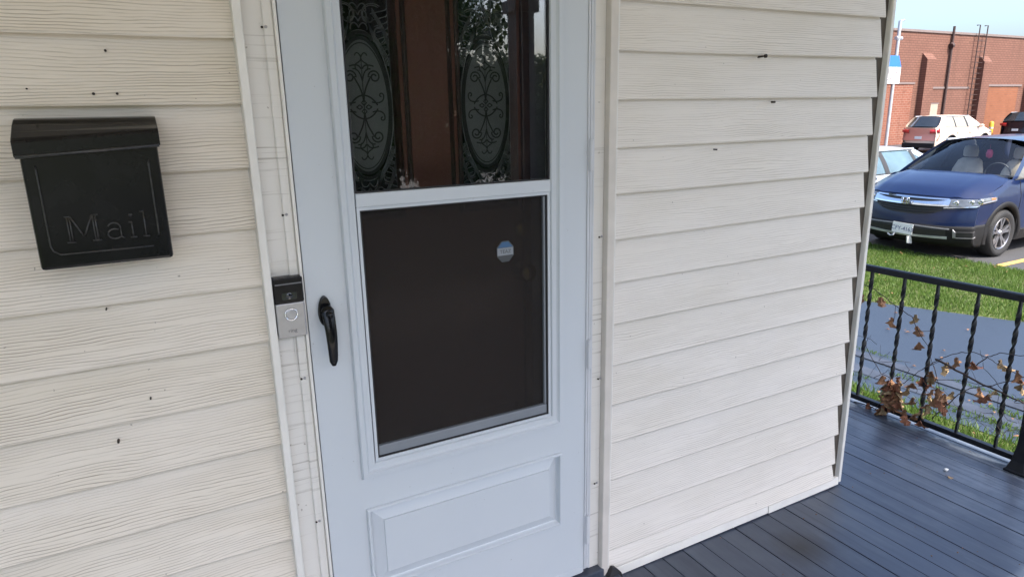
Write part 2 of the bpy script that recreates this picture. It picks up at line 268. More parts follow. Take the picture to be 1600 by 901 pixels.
# ------------------------------------------------------------------ mesh helpers
class MB:
    def __init__(s): s.v = []; s.f = []
    def add(s, vs, fs):
        o = len(s.v); s.v += [tuple(q) for q in vs]; s.f += [tuple(i + o for i in f) for f in fs]; return s
    def box(s, x0, x1, y0, y1, z0, z1):
        return s.add([(x0, y0, z0), (x1, y0, z0), (x1, y1, z0), (x0, y1, z0), (x0, y0, z1), (x1, y0, z1), (x1, y1, z1), (x0, y1, z1)],
                     [(0, 3, 2, 1), (4, 5, 6, 7), (0, 1, 5, 4), (1, 2, 6, 5), (2, 3, 7, 6), (3, 0, 4, 7)])
    def grid(s, pts, nu, nv, closed=False):
        fs = []
        for i in range(nu - 1):
            for j in range(nv - (0 if closed else 1)):
                j2 = (j + 1) % nv; fs.append((i * nv + j, i * nv + j2, (i + 1) * nv + j2, (i + 1) * nv + j))
        return s.add(pts, fs)
    def tube(s, path, r, n=8, cap=True):
        path = [Vector(q) for q in path]; rr = r if isinstance(r, (list, tuple)) else [r] * len(path); pts = []
        for i, c in enumerate(path):
            t = (path[min(i + 1, len(path) - 1)] - path[max(i - 1, 0)]).normalized()
            a = t.cross(Vector((0, 0, 1)) if abs(t.z) < 0.9 else Vector((1, 0, 0))).normalized(); b = t.cross(a)
            for k in range(n):
                q = 2 * math.pi * k / n; pts.append(c + (a * math.cos(q) + b * math.sin(q)) * rr[i])
        o = len(s.v); s.grid(pts, len(path), n, True)
        if cap: s.f.append(tuple(o + k for k in range(n))); s.f.append(tuple(o + (len(path) - 1) * n + k for k in reversed(range(n))))
        return s
    def lathe(s, prof, n, axis='y', c=(0, 0, 0)):
        pts = []
        for r, a in prof:
            for k in range(n):
                q = 2 * math.pi * k / n
                p = {'y': (r * math.cos(q), a, r * math.sin(q)), 'z': (r * math.cos(q), r * math.sin(q), a), 'x': (a, r * math.cos(q), r * math.sin(q))}[axis]
                pts.append((p[0] + c[0], p[1] + c[1], p[2] + c[2]))
        return s.grid(pts, len(prof), n, True)
    def disc(s, ring, rev=False):
        o = len(s.v); s.v += [tuple(q) for q in ring]; idx = list(range(o, o + len(ring))); s.f.append(tuple(reversed(idx)) if rev else tuple(idx)); return s
    def prism(s, poly, y0, y1):        # polygon in x,z extruded along y
        n = len(poly); vs_ = [(x, y0, z) for x, z in poly] + [(x, y1, z) for x, z in poly]
        fs = [tuple(range(n)), tuple(reversed(range(n, 2 * n)))] + [(i, i + n, (i + 1) % n + n, (i + 1) % n) for i in range(n)]
        return s.add(vs_, fs)
    def ring(s, prof, x0, x1, z0, z1, cap=False):   # rectangular moulding: prof = [(inset, y)]
        pts = []
        for d, y in prof: pts += [(x0 + d, y, z0 + d), (x1 - d, y, z0 + d), (x1 - d, y, z1 - d), (x0 + d, y, z1 - d)]
        o = len(s.v); s.grid(pts, len(prof), 4, True)
        if cap: b = o + (len(prof) - 1) * 4; s.f.append((b, b + 1, b + 2, b + 3))
        return s
    def mesh(s, name):
        me = bpy.data.meshes.new(name); me.from_pydata(s.v, [], s.f); me.update(); return me
    def build(s, name, mat, parent=None, smooth=False, bevel=0.0, loc=None, fix=True):
        me = s.mesh(name)
        if fix:
            bm = bmesh.new(); bm.from_mesh(me); bmesh.ops.recalc_face_normals(bm, faces=bm.faces); bm.to_mesh(me); bm.free()
        return link(name, me, mat, parent, smooth, bevel, loc)
def link(name, me, mat, parent=None, smooth=False, bevel=0.0, loc=None):
    if mat is not None and not me.materials: me.materials.append(M[mat] if isinstance(mat, str) else mat)
    if smooth: me.polygons.foreach_set('use_smooth', [True] * len(me.polygons))
    o = bpy.data.objects.new(name, me); COL.objects.link(o)
    if parent: o.parent = parent
    if loc: o.location = loc
    if bevel:
        b = o.modifiers.new('bevel', 'BEVEL'); b.width = bevel; b.segments = 2; b.limit_method = 'ANGLE'; b.angle_limit = R(35)
    if smooth == 'auto' :
        pass
    return o
def tag(o, label=None, cat=None, group=None, kind=None):
    if label: o['label'] = label
    if cat: o['category'] = cat
    if group: o['group'] = group
    if kind: o['kind'] = kind
    return o
def empty(name, loc=(0, 0, 0), rz=0.0, **kw):
    o = bpy.data.objects.new(name, None); COL.objects.link(o); o.location = loc; o.rotation_euler = (0, 0, rz); o.empty_display_size = 0.1; tag(o, **kw); return o
def text_mesh(txt, size, extrude, bevel=0.0, spacing=1.0, align='CENTER'):
    cu = bpy.data.curves.new('txt', 'FONT'); cu.body = txt; cu.size = size; cu.extrude = extrude; cu.bevel_depth = bevel; cu.space_character = spacing; cu.align_x = align; cu.align_y = 'BOTTOM_BASELINE'; cu.resolution_u = 4
    o = bpy.data.objects.new('txt', cu); COL.objects.link(o)
    me = bpy.data.meshes.new_from_object(o.evaluated_get(bpy.context.evaluated_depsgraph_get())); bpy.data.objects.remove(o); bpy.data.curves.remove(cu); me.materials.clear(); return me
def text(txt, size, mat, parent, name, loc, rot=(R(90), 0, 0), extrude=0.001, bevel=0.0, spacing=1.0):
    o = link(name, text_mesh(txt, size, extrude, bevel, spacing), mat, parent); o.location = loc; o.rotation_euler = rot; return o

# ================================================================== SETTING
MB().add([(-400, -400, GZ - 0.012), (400, -400, GZ - 0.012), (400, 400, GZ - 0.012), (-400, 400, GZ - 0.012)], [(0, 1, 2, 3)]).build('ground', 'ground')['kind'] = 'structure'
def flat(name, poly, z, mat):
    o = MB().add([(x, y, z) for x, y in poly], [tuple(range(len(poly)))]).build(name, mat); o['kind'] = 'structure'; return o
DR = [(5.1, 30), (4.75, 3.5), (4.85, 0.5), (5.2, -14), (9.6, -14), (9.1, -1.0), (7.76, 1.81), (7.11, 3.19), (6.2, 5.2), (6.2, 30)]
flat('driveway', DR, GZ, 'drive')
flat('parking_lot', [(10.22, -14), (120, -14), (120, 22), (10.15, 22)], GZ + 0.001, 'lot')
flat('street', [(-120, -26), (120, -26), (120, -18), (-120, -18)], GZ + 0.002, 'lot')
for y in (3.28, 5.95, 8.7, 0.6, -2.1):
    flat('parking_line', [(10.24, y - .05), (15.4, y - .05), (15.4, y + .05), (10.24, y + .05)], GZ + 0.006, 'yellow')
# concrete seams / old path strips at the near edge of the driveway
for k, (xa, wd) in enumerate(((5.02, .16), (5.36, .12))):
    flat('driveway_strip', [(xa, -6), (xa + wd, -6), (xa + wd + .12, 6), (xa + .12, 6)], GZ + 0.004 + .004 * k, 'conc')

flat('bounce_slab', [(-6, -6.5), (4.6, -6.5), (4.6, -2.62), (-6, -2.62)], GZ + .003, 'bounce')  # added unseen slab that bounces sunlight into the porch
# grass
def blades(name, n, xr, yr, hgt, mat, label, cat, mask=None, wid=0.004):
    x = rng.uniform(*xr, n); y = rng.uniform(*yr, n)
    cl = np.sin(x * 5.1 + 1.3 * np.sin(y * 3.7)) * np.sin(y * 4.3 + x * 1.1)
    if mask is not None: k = mask(x, y); x, y, cl = x[k], y[k], cl[k]
    n = len(x); hh = hgt * rng.uniform(0.5, 1.25, n) * (1 + 0.3 * cl); a = rng.uniform(0, 2 * np.pi, n); wv = wid * rng.uniform(0.7, 1.4, n); ln = hh * rng.uniform(0.1, 0.9, n); b = rng.uniform(0, 2 * np.pi, n)
    dx, dy = np.cos(a) * wv, np.sin(a) * wv; lx, ly = np.cos(b) * ln, np.sin(b) * ln
    z0 = np.full(n, GZ - 0.01)
    V = np.stack([np.stack([x - dx, y - dy, z0], 1), np.stack([x + dx, y + dy, z0], 1), np.stack([x + dx * .7 + lx * .35, y + dy * .7 + ly * .35, z0 + hh * .6], 1), np.stack([x - dx * .7 + lx * .35, y - dy * .7 + ly * .35, z0 + hh * .6], 1), np.stack([x + lx, y + ly, z0 + hh], 1)], 1).reshape(-1, 3)
    base = np.arange(n) * 5; F = np.concatenate([np.stack([base, base + 1, base + 2], 1), np.stack([base, base + 2, base + 3], 1), np.stack([base + 3, base + 2, base + 4], 1)])
    o = link(name, npmesh(name, V, F), mat); tag(o, label, cat, kind='stuff'); return o
def npmesh(name, V, F):
    me = bpy.data.meshes.new(name); me.vertices.add(len(V)); me.vertices.foreach_set('co', V.astype(np.float32).ravel()); k = F.shape[1]
    me.loops.add(len(F) * k); me.loops.foreach_set('vertex_index', F.astype(np.int32).ravel()); me.polygons.add(len(F))
    me.polygons.foreach_set('loop_start', np.arange(0, len(F) * k, k, dtype=np.int32)); me.polygons.foreach_set('loop_total', np.full(len(F), k, np.int32)); me.update(calc_edges=True); me.validate(); return me
flat('lawn', [(4.9, 3.5), (3.0, 3.5), (3.0, -3), (4.95, -3)], GZ - 0.006, 'soil')
flat('lawn', [(7.05, 3.19), (7.7, 1.81), (9.0, -1.0), (9.4, -12), (10.25, -12), (10.2, 20), (6.1, 20), (6.1, 5.2)], GZ - 0.004, 'soil')
xe = lambda y: np.interp(y, [-1, 1.81, 3.19, 5.2, 9], [9.1, 7.76, 7.11, 6.2, 6.2])
blades('grass', 150000, (6.1, 10.3), (-0.5, 8.0), 0.045, 'grass', 'sunlit mown lawn between the driveway and the parked blue car', 'grass', lambda x, y: (x > xe(y) + rng.normal(0, .02, len(x))) & (x < 10.22 + rng.normal(0, .03, len(x))))
blades('grass', 60000, (3.0, 4.95), (-1.2, 3.4), 0.06, 'grass', 'narrow strip of grass along the foot of the porch beside the railing', 'grass', lambda x, y: x < 4.8 + rng.normal(0, .06, len(x)))
blades('weeds', 26000, (4.8, 5.9), (-2.0, 4.0), 0.035, 'grass', 'low weeds growing in the cracks along the near driveway edge', 'weeds', lambda x, y: ((np.abs(x - 5.02 - y * .01 - .03 * np.sin(y * 3)) < .05) | (np.abs(x - 5.30 - y * .01 - .02 * np.sin(y * 5)) < .05) | (np.abs(x - 5.60 - y * .012 - .02 * np.sin(y * 4)) < .025)) & (np.sin(y * 7 + x * 9) + np.sin(y * 2.3 + 1) > -.6))
# loose leaf litter
def litter(n):
    V = []; F = []
    for i in range(n):
        if random.random() < .5: x, y, z = random.uniform(4.6, 7.2), random.uniform(0, 3.4), GZ + .012
        else: x, y, z = random.uniform(7.2, 10.1), random.uniform(1.0, 6), GZ + .045
        s_ = random.uniform(.010, .026); a = random.uniform(0, 6.28); ca, sa = math.cos(a) * s_, math.sin(a) * s_; o = len(V)
        V += [(x - ca, y - sa, z), (x - sa * .6, y + ca * .6, z + .012), (x + ca, y + sa, z + .004), (x + sa * .6, y - ca * .6, z + .012)]; F += [(o, o + 1, o + 2, o + 3)]
    tag(link('leaf_litter', npmesh('leaf_litter', np.array(V), np.array(F)), 'dry_leaf'), 'scattered fallen leaves on the driveway and lawn', 'leaves', kind='stuff')
litter(110)

# ------------------------------------------------------------------ porch floor
floor = empty('porch_floor'); floor['kind'] = 'structure'
MB().box(-3.2, 3.05, -2.6, -0.0, -0.16, -0.034).box(2.30, 3.05, 0.0, 4.0, -0.16, -0.034).build('joist_frame', 'gasket', floor)
bw = 0.0833; x = -3.2; k = 0
while x < 3.06:
    bw = 0.0833 * random.uniform(.95, 1.05)
    x1 = min(x + bw - random.uniform(.0016, .0034), 3.075); y1 = 4.0 if x1 > 2.27 else -0.012
    b = MB().box(0, x1 - x, -2.6, y1, -0.03, 0.0).build('deck_board', 'deck', floor, bevel=0.0016)
    b.location = (x, 0, random.uniform(-0.0012, 0.0008)); x += bw; k += 1

# ================================================================== HOUSE
EX = 0.1255; Z0 = 0.104
house = empty('house', (0.6, 0, 0), label='house front clad in cream wood-grain vinyl siding around the white storm door', cat='house')
def hp(o):     # parent to the house without moving it
    o.parent = house; o.location = (o.location[0] - 0.6, o.location[1], o.location[2]); return o
def siding(name, x0, x1, mat, seed, rot=0.0, at=(0, 0)):
    rr = random.Random(seed)
    for k in range(-1, 20):
        zb = Z0 + k * EX; lo = 0.0
        if k == -1: lo = 0.055
        n = 26; mb = MB(); pts = []
        ph = rr.uniform(0, 6.28); am = rr.uniform(0.0006, 0.0018)
        for i in range(n + 1):
            x = x0 + (x1 - x0) * i / n; wv = am * math.sin(ph + 3.1 * x) ; wy = 0.0012 * math.sin(ph * 2 + 5.0 * x)
            last = 0.0
            for (yy, zz) in ((0.002, EX + 0.006), (-0.0075 + wy * .4, EX * 0.55) if k >= 0 else (-.010, EX * .75), (-0.0180 + wy, lo + 0.007), (-0.0190 + wy, lo + 0.004), (-0.0170 + wy, lo), (0.001, lo + 0.007)):
                pts.append((x, yy, zz + wv))
        mb.grid(pts, n + 1, 6)
        o0 = 0; mb.f.append(tuple(range(6))); mb.f.append(tuple(n * 6 + q for q in reversed(range(6))))
        o = mb.build(name, mat, None, smooth=False); o.location = (at[0], at[1], zb); o.rotation_euler = (0, 0, rot); hp(o)
siding('siding_board', -2.2, 0.1955, 'siding_l', 3)
siding('siding_board', 1.127, 2.226, 'siding_r', 5)
siding('siding_board', 0.0, 7.0, 'siding_r', 8, R(90), (2.262, 0.066))
hp(MB().box(-2.2, 0.36, 0.004, 0.2, -0.3, 6.0).box(0.95, 2.262, 0.004, 0.2, -0.3, 6.0).box(0.36, 0.95, 0.004, 0.2, 2.06, 6.0).build('wall', 'trim'))
hp(MB().box(-7.0, 2.262, 0.201, 9.0, -0.9, 6.0).build('house_body', 'trim'))
hp(MB().add([(-7.2, -.1, 6.0), (2.5, -.1, 6.0), (2.5, 9.2, 6.0), (-7.2, 9.2, 6.0), (-5, 4.5, 8.4), (0.4, 4.5, 8.4)], [(0, 1, 5, 4), (2, 3, 4, 5), (1, 2, 5), (3, 0, 4)]).build('roof', 'roofing'))
# starter strips at the bottom of the right wall (two lengths, slightly out of line)
for a, b, dz, sl_ in ((1.15, 1.86, 0.0, 0.003), (1.865, 2.257, 0.003, 0.002)):
    o = MB().add([(a, -.020, .002), (b, -.021, .006), (b, -.003, .006), (a, -.003, .002), (a, -.017, .030), (b, -.017, .034 + sl_), (b, -.003, .036), (a, -.003, .034)], [(0, 3, 2, 1), (4, 5, 6, 7), (0, 1, 5, 4), (1, 2, 6, 5), (2, 3, 7, 6), (3, 0, 4, 7)]).build('starter_strip', 'trim', bevel=0.002); hp(o)
hp(MB().box(1.13, 2.25, -.004, .003, 0.0, .036).build('wall_base', 'recess_shade'))  # crease at the wall foot shares the painted recess shade
# outside corner post: channel coloured dark for recess shade, white nose
hp(MB().box(2.222, 2.262, 0.0005, 0.0035, 0.02, 3.0).build('corner_shade_channel', 'recess_shade'))
cp = MB(); pts = []
for i in range(31):
    z = 0.012 + i * 0.1; wv = 0.0014 * math.sin(z * 9) + 0.0012 * math.sin(z * 23 + 1)
    for (xx, yy) in ((2.258, 0.003), (2.258, -.016), (2.2595, -.018), (2.272, -.018), (2.275, -.016), (2.275, 0.06), (2.265, 0.06)): pts.append((xx + wv * (2 if yy < 0 else 0), yy + wv, z))
cp.grid(pts, 31, 7, True); hp(cp.build('corner_post', 'trim'))
# J-channels beside the door
hp(MB().box(.1935, .2105, -.036, .003, 0.03, 2.12).build('trim_channel', 'trim', bevel=.003))
hp(MB().box(1.104, 1.1285, -.024, .003, 0.022, 2.12).build('trim_channel', 'trim_side_shade', bevel=.003))
hp(MB().box(.1935, 1.1285, -.026, .003, 2.1205, 2.145).build('trim_channel', 'trim', bevel=.003))
hp(MB().box(1.1286, 1.1345, -.021, .003, 0.03, 2.12).build('trim_lip', 'trim', bevel=.002))
# door casing boards
hp(MB().box(.2106, .2555, -.006, .05, 0.02, 2.12).build('casing', 'casing', bevel=.002))
hp(MB().box(.2525, .2725, -.013, .05, 0.02, 2.09).build('door_stop', 'casing', bevel=.003))
hp(MB().box(.2727, .2795, -.020, .05, 0.03, 2.09).build('storm_frame', 'trim', bevel=.002))
hp(MB().box(1.0655, 1.1038, -.003, .05, 0.06, 2.12).build('casing', 'casing', bevel=.002))
hp(MB().box(.252, 1.0655, -.006, .05, 2.0905, 2.12).build('casing', 'casing', bevel=.002))
hp(MB().box(1.0585, 1.065, -.013, .05, 0.07, 2.09).build('storm_frame', 'hinge', bevel=.002))
# nail / screw holes in the casing strip
for x_, z_ in ((.2535, 1.633), (.2555, 1.254), (.2585, .877), (.2585, .505), (1.0905, .70), (1.088, 1.12), (1.083, .36)):
    hp(MB().lathe([(0.0001, -.0152), (.0022, -.0152), (.0026, -.012)], 10, 'y', (x_ - .004, 0, z_)).build('screw_hole', 'nail'))
    hp(MB().lathe([(0.0001, -.0165), (.0024, -.0162), (.0034, -.0125)], 10, 'y', (x_ + .0035, 0, z_ + .001)).build('screw', 'nickel', smooth=True))
# jambs between storm door and entry door
hp(MB().box(.33, .370, .0502, .16, 0.03, 2.06).build('jamb', 'jamb_in'))
hp(MB().box(.945, 1.04, .0502, .16, 0.03, 2.06).build('jamb', 'jamb_in'))
hp(MB().box(.371, .944, .0502, .16, 2.03, 2.06).build('jamb', 'jamb_in'))
# threshold / dark sill under the storm door
hp(MB().box(.20, 1.16, -.075, .16, -.002, .028).box(.24, 1.11, -.030, .05, .0285, .058).build('threshold', 'deck', bevel=.004))
hp(MB().add([(1.118, -.045, .0), (1.176, -.045, .0), (1.170, -.040, .03), (1.152, -.034, .050), (1.140, -.034, .055), (1.118, -.045, .03), (1.118, -.022, .0), (1.176, -.022, .0), (1.170, -.022, .03), (1.152, -.022, .050), (1.140, -.022, .055), (1.118, -.022, .03)],
            [(0, 1, 2, 3, 4, 5), (11, 10, 9, 8, 7, 6)] + [(i, i + 6, (i + 1) % 6 + 6, (i + 1) % 6) for i in range(6)]).build('sill_corner', 'gasket'))
# nail heads, holes and a bent hook on the siding
for x_, z_, r_ in ((-.06, 1.506, .0026), (-.022, 1.506, .0024), (-.03, 1.582, .0022), (-.16, 1.515, .0016), (1.73, 1.473, .003), (-.10, 1.10, .0016), (-.12, .82, .0024), (-.05, .90, .0018), (1.50, 1.34, .002)):
    hp(MB().lathe([(0.0001, -.0205), (r_, -.0200), (r_, -.006)], 8, 'y', (x_, 0, z_)).build('nail_hole', 'nail'))
hp(MB().tube([(1.66, -.006, 1.604), (1.66, -.028, 1.604), (1.645, -.032, 1.602), (1.632, -.03, 1.600)], .0026, 6).lathe([(.0001, -.036), (.0055, -.035), (.0055, -.030), (.002, -.028)], 10, 'y', (1.661, 0, 1.604)).build('hook', 'nail'))
# porch roof carried on columns in front (throws the shade on the wall)
hp(MB().box(-5.2, 3.30, -2.50, -0.03, 2.60, 2.66).build('porch_ceiling', 'ceiling'))
hp(MB().add([(-5.4, -2.60, 2.662), (3.4, -2.60, 2.662), (3.4, -0.02, 2.662), (-5.4, -0.02, 2.662), (-5.4, -0.02, 3.35), (3.4, -0.02, 3.35)], [(0, 1, 5, 4), (1, 2, 5), (3, 0, 4), (0, 3, 2, 1), (2, 3, 4, 5)]).build('porch_roof', 'roofing'))
hp(MB().box(-5.2, 3.25, -2.47, -2.35, 2.50, 2.5995).build('porch_beam', 'trim'))
for cx in (-5.0, -1.6, 2.20):
    hp(MB().box(cx - .062, cx + .062, -2.47, -2.35, 0.0, 2.499).box(cx - .085, cx + .085, -2.495, -2.325, 2.05, 2.12).box(cx - .08, cx + .08, -2.49, -2.33, 0.001, .12).build('porch_column', 'wood_dark'))

# ================================================================== STORM DOOR
DY = -0.012
sd = empty('storm_door', (0.66, 0, .06), label='white storm door with a glass upper pane, dark screened lower pane and raised bottom panel', cat='door')
def cp_(o, root):
    L = root.location; o.parent = root; o.location = (o.location[0] - L[0], o.location[1] - L[1], o.location[2] - L[2]); return o
def slab(xs, zs, holes, y0, y1):
    mb = MB()
    for y, rev in ((y0, False), (y1, True)):
        for i in range(len(xs) - 1):
            for j in range(len(zs) - 1):
                if (i, j) in holes: continue
                q = [(xs[i], y, zs[j]), (xs[i + 1], y, zs[j]), (xs[i + 1], y, zs[j + 1]), (xs[i], y, zs[j + 1])]; mb.add(q if not rev else q[::-1], [(0, 1, 2, 3)])
    def wall_(a, b): mb.add([(a[0], y0, a[1]), (b[0], y0, b[1]), (b[0], y1, b[1]), (a[0], y1, a[1])], [(0, 1, 2, 3)])
    X0, X1, Z0_, Z1 = xs[0], xs[-1], zs[0], zs[-1]
    for a, b in (((X0, Z0_), (X1, Z0_)), ((X1, Z0_), (X1, Z1)), ((X1, Z1), (X0, Z1)), ((X0, Z1), (X0, Z0_))): wall_(a, b)
    for i, j in holes:
        c = [(xs[i], zs[j]), (xs[i + 1], zs[j]), (xs[i + 1], zs[j + 1]), (xs[i], zs[j + 1])]
        for q in range(4): wall_(c[q], c[(q + 1) % 4])
    return mb
PX0, PX1 = .378, .958
m_ = slab([.283, PX0, PX1, 1.041], [.064, .262, .500, .590, 1.98, 2.06], [(1, 1), (1, 3)], DY, DY + .032)
cp_(m_.build('door_frame', 'door', None), sd)
# raised bottom panel: rounded bead, cove, sloping field, flat centre
cp_(MB().ring([(0.0, DY + .004), (0.0, DY - .005), (.002, DY - .0085), (.007, DY - .009), (.009, DY - .004), (.011, DY + .006), (.014, DY + .009), (.018, DY + .007), (.042, DY - .002), (.043, DY - .006)], PX0, PX1, .262, .500, cap=True).build('bottom_panel', 'door'), sd)
# insert frame round both panes
cp_(MB().ring([(0.0, DY + .004), (0.0, DY - .006), (.003, DY - .011), (.014, DY - .0115), (.017, DY - .006), (.020, DY - .0035), (.034, DY - .0045), (.037, DY + .002), (.037, DY + .014)], PX0 - .004, PX1 + .004, .586, 1.984).build('insert_frame', 'door'), sd)
UX0, UX1 = .411, .925
cp_(MB().box(UX0 + .0005, UX1 - .0005, DY - .0055, DY + .012, 1.257, 1.288).build('middle_rail', 'door', bevel=.002), sd)
cp_(MB().ring([(0, DY + .003), (0.0, DY - .001), (.003, DY - .001), (.003, DY + .012)], UX0 + .001, UX1 - .001, 1.2885, 1.946).build('gasket', 'gasket'), sd)
cp_(MB().box(UX0 + .002, UX1 - .002, DY + .004, DY + .0075, 1.2885, 1.945).build('upper_pane', 'glass'), sd)
# lower sash: thin black gasket, grey bottom rail, glass and screen
cp_(MB().ring([(0, DY + .003), (0.0, DY - .0015), (.007, DY - .0015), (.007, DY + .010)], UX0 + .001, UX1 - .001, .6235, 1.2565).build('sash_trim', 'door'), sd)
cp_(MB().ring([(0, DY + .003), (0.0, DY - .000), (.003, DY - .000), (.003, DY + .011)], UX0 + .0085, UX1 - .0085, .6305, 1.2495).build('gasket', 'gasket'), sd)
cp_(MB().box(UX0 + .012, UX1 - .012, DY + .002, DY + .014, .634, .661).box(UX1 - .0185, UX1 - .012, DY + .003, DY + .013, .6615, 1.246).build('sash_rail', 'sash', bevel=.002), sd)
cp_(MB().box(UX0 + .0115, UX1 - .0115, DY + .0145, DY + .017, .634, 1.2465).build('lower_pane', 'glass_low'), sd)
cp_(MB().box(UX0 + .0115, UX1 - .0115, DY + .0115, DY + .0119, .6615, 1.2465).build('insect_screen', 'screen'), sd)
# hinge side strip with knuckles
cp_(MB().box(1.0415, 1.0475, DY - .004, DY + .02, .075, 2.05).box(1.050, 1.0575, DY - .002, DY + .02, .075, 2.06).build('hinge_strip', 'hinge', bevel=.0015), sd)
for za, zb in ((1.305, 1.385), (.745, .828), (.168, .262), (1.86, 1.94)):
    cp_(MB().tube([(1.049, DY - .008, za), (1.049, DY - .008, zb)], .0058, 12).tube([(1.049, DY - .008, za - .003), (1.049, DY - .008, zb + .003)], .0028, 8).build('hinge', 'hinge', smooth=False), sd)
cp_(MB().box(.30, 1.035, DY - .003, DY - .0005, .064, .085).build('bottom_sweep', 'door', bevel=.001), sd)
# lever handle
hb = MB(); ring = []
for i in range(28):
    a = 2 * math.pi * i / 28; ring.append((.3205 + .0155 * math.cos(a) * (1 - .12 * math.sin(a)), 1.030 + .036 * math.sin(a)))
hb.prism(ring, DY - .009, DY - .0005)
lp = []; zs_ = np.linspace(1.045, .909, 15)
for i, z in enumerate(zs_):
    t = i / 14; ww = .0130 * (1 - t) ** .55 * .35 + .0105 - .0022 * t
    if i == 0: ww *= .55
    if i == 14: ww *= .6
    xx = .3225 + .0015 * math.sin(t * 3); yy = DY - .018 - .020 * math.sin(min(1, t * 1.5) * math.pi * .5) ; th = .0075 - .002 * t
    for k in range(12):
        a = 2 * math.pi * k / 12; lp.append((xx + ww * math.copysign(abs(math.cos(a)) ** .8, math.cos(a)), yy + th * math.sin(a), z))
hl = MB(); hl.grid(lp, 15, 12, True); hl.f.append(tuple(range(12))); hl.f.append(tuple(14 * 12 + k for k in reversed(range(12))))
hl.lathe([(.012, DY - .006), (.0115, DY - .026)], 16, 'y', (.3225, 0, 1.030)); hb2 = cp_(hb.build('handle_plate', 'black_gloss', bevel=.003), sd)
ho = cp_(hl.build('handle', 'black_gloss', smooth=True), sd)
kn = MB().lathe([(.0001, DY - .044), (.006, DY - .043), (.0085, DY - .038), (.0085, DY - .026)], 16, 'y', (.3245, 0, 1.028)).build('push_button', 'black_gloss', smooth=True); cp_(kn, sd)
# octagonal alarm sticker on the lower pane
def octo(r, k=.42): return [(r * a, r * b) for a, b in ((-1, -k), (-k, -1), (k, -1), (1, -k), (1, k), (k, 1), (-k, 1), (-1, k))]
stc = (.7955, 1.111); sy = DY + .0112
st = cp_(MB().prism([(stc[0] + a, stc[1] + b * 1.12) for a, b in octo(.0245)], sy - .0006, sy).build('sticker', 'stk_dark'), sd)
st2 = MB().prism([(stc[0] - .0215, stc[1] + .0105), (stc[0] + .0215, stc[1] + .0105), (stc[0] + .0088, stc[1] + .0248), (stc[0] - .0088, stc[1] + .0248)], sy - .0011, sy - .0006).build('sticker_top', 'stk_blue'); cp_(st2, sd)
st3 = MB().prism([(stc[0] - .0228, stc[1] - .0100), (stc[0] + .0228, stc[1] - .0100), (stc[0] + .0228, stc[1] + .0095), (stc[0] - .0228, stc[1] + .0095)], sy - .0011, sy - .0006).build('sticker_band', 'stk_white'); cp_(st3, sd)
tx = text('TEAZ', .0135, 'stk_dark', None, 'sticker_lettering', (stc[0], sy - .0014, stc[1] - .0045), extrude=.0002); cp_(tx, sd)

# ================================================================== ENTRY DOOR (behind the storm door)
EY = 0.13
ed = empty('entry_door', (.656, EY, .03), label='brown wooden entry door with oval etched panes seen behind the storm door', cat='door')
panes = ((.416, .568), (.744, .896))
m_ = slab([.3705, .416, .568, .744, .896, .9445], [.03, .30, .62, .74, 1.215, 1.98, 2.03], [(1, 4), (3, 4), (1, 1), (3, 1)], EY, EY + .045)
cp_(m_.build('door_leaf', 'wood'), ed)
for xa, xb in panes:
    cp_(MB().ring([(-.012, EY + .001), (-.012, EY - .006), (-.006, EY - .010), (0.0, EY - .004), (.004, EY + .006), (.004, EY + .02)], xa, xb, 1.215, 1.98).build('pane_moulding', 'wood_dark'), ed)
    cp_(MB().ring([(0, EY), (.006, EY + .008), (.03, EY - .002)], xa, xb, .30, .62, cap=True).build('lower_panel', 'wood'), ed)
cp_(MB().ring([(0, EY + .001), (0, EY - .007), (.006, EY - .011), (.012, EY - .005), (.016, EY - .0005)], .592, .720, 1.235, 1.96).build('centre_moulding', 'wood_dark'), ed)
cp_(MB().box(.60, .712, EY - .005, EY - .0005, 1.25, 1.94).build('centre_panel', 'wood', bevel=.003), ed)
cp_(MB().box(.3705, .9445, EY - .012, EY - .0005, 1.655, 1.668).build('cross_bead', 'wood_dark', bevel=.003), ed) if False else None
for xx in (.930,):
    cp_(MB().box(xx - .012, xx + .013, EY - .014, EY - .0005, .04, 2.02).build('edge_moulding', 'wood_dark', bevel=.004), ed)
def strip(mb, pts, wd, y):      # flat ribbon in the x,z plane standing 1 mm proud
    wd = wd * 1.45
    P = [Vector((a, 0, b)) for a, b in pts]; n = len(P); L = []; wl = wd if isinstance(wd, list) else [wd] * n
    for i in range(n):
        t = (P[min(i + 1, n - 1)] - P[max(i - 1, 0)]); t = t.normalized() if t.length > 1e-9 else Vector((1, 0, 0)); nn = Vector((-t.z, 0, t.x)) * wl[i] * .5
        L += [(P[i].x + nn.x, y, P[i].z + nn.z), (P[i].x - nn.x, y, P[i].z - nn.z)]
    mb.grid(L, n, 2)
def spiral(cx, cz, r0, r1, a0, a1, n=22):
    return [(cx + (r0 + (r1 - r0) * i / n) * math.cos(a0 + (a1 - a0) * i / n), cz + (r0 + (r1 - r0) * i / n) * math.sin(a0 + (a1 - a0) * i / n)) for i in range(n + 1)]
def bez(p0, p1, p2, p3, n=14):
    return [tuple((1 - t) ** 3 * a + 3 * (1 - t) ** 2 * t * b + 3 * (1 - t) * t * t * c + t ** 3 * d for a, b, c, d in zip(p0, p1, p2, p3)) for t in [i / n for i in range(n + 1)]]
OA, OB, OC = .066, .158, 1.477
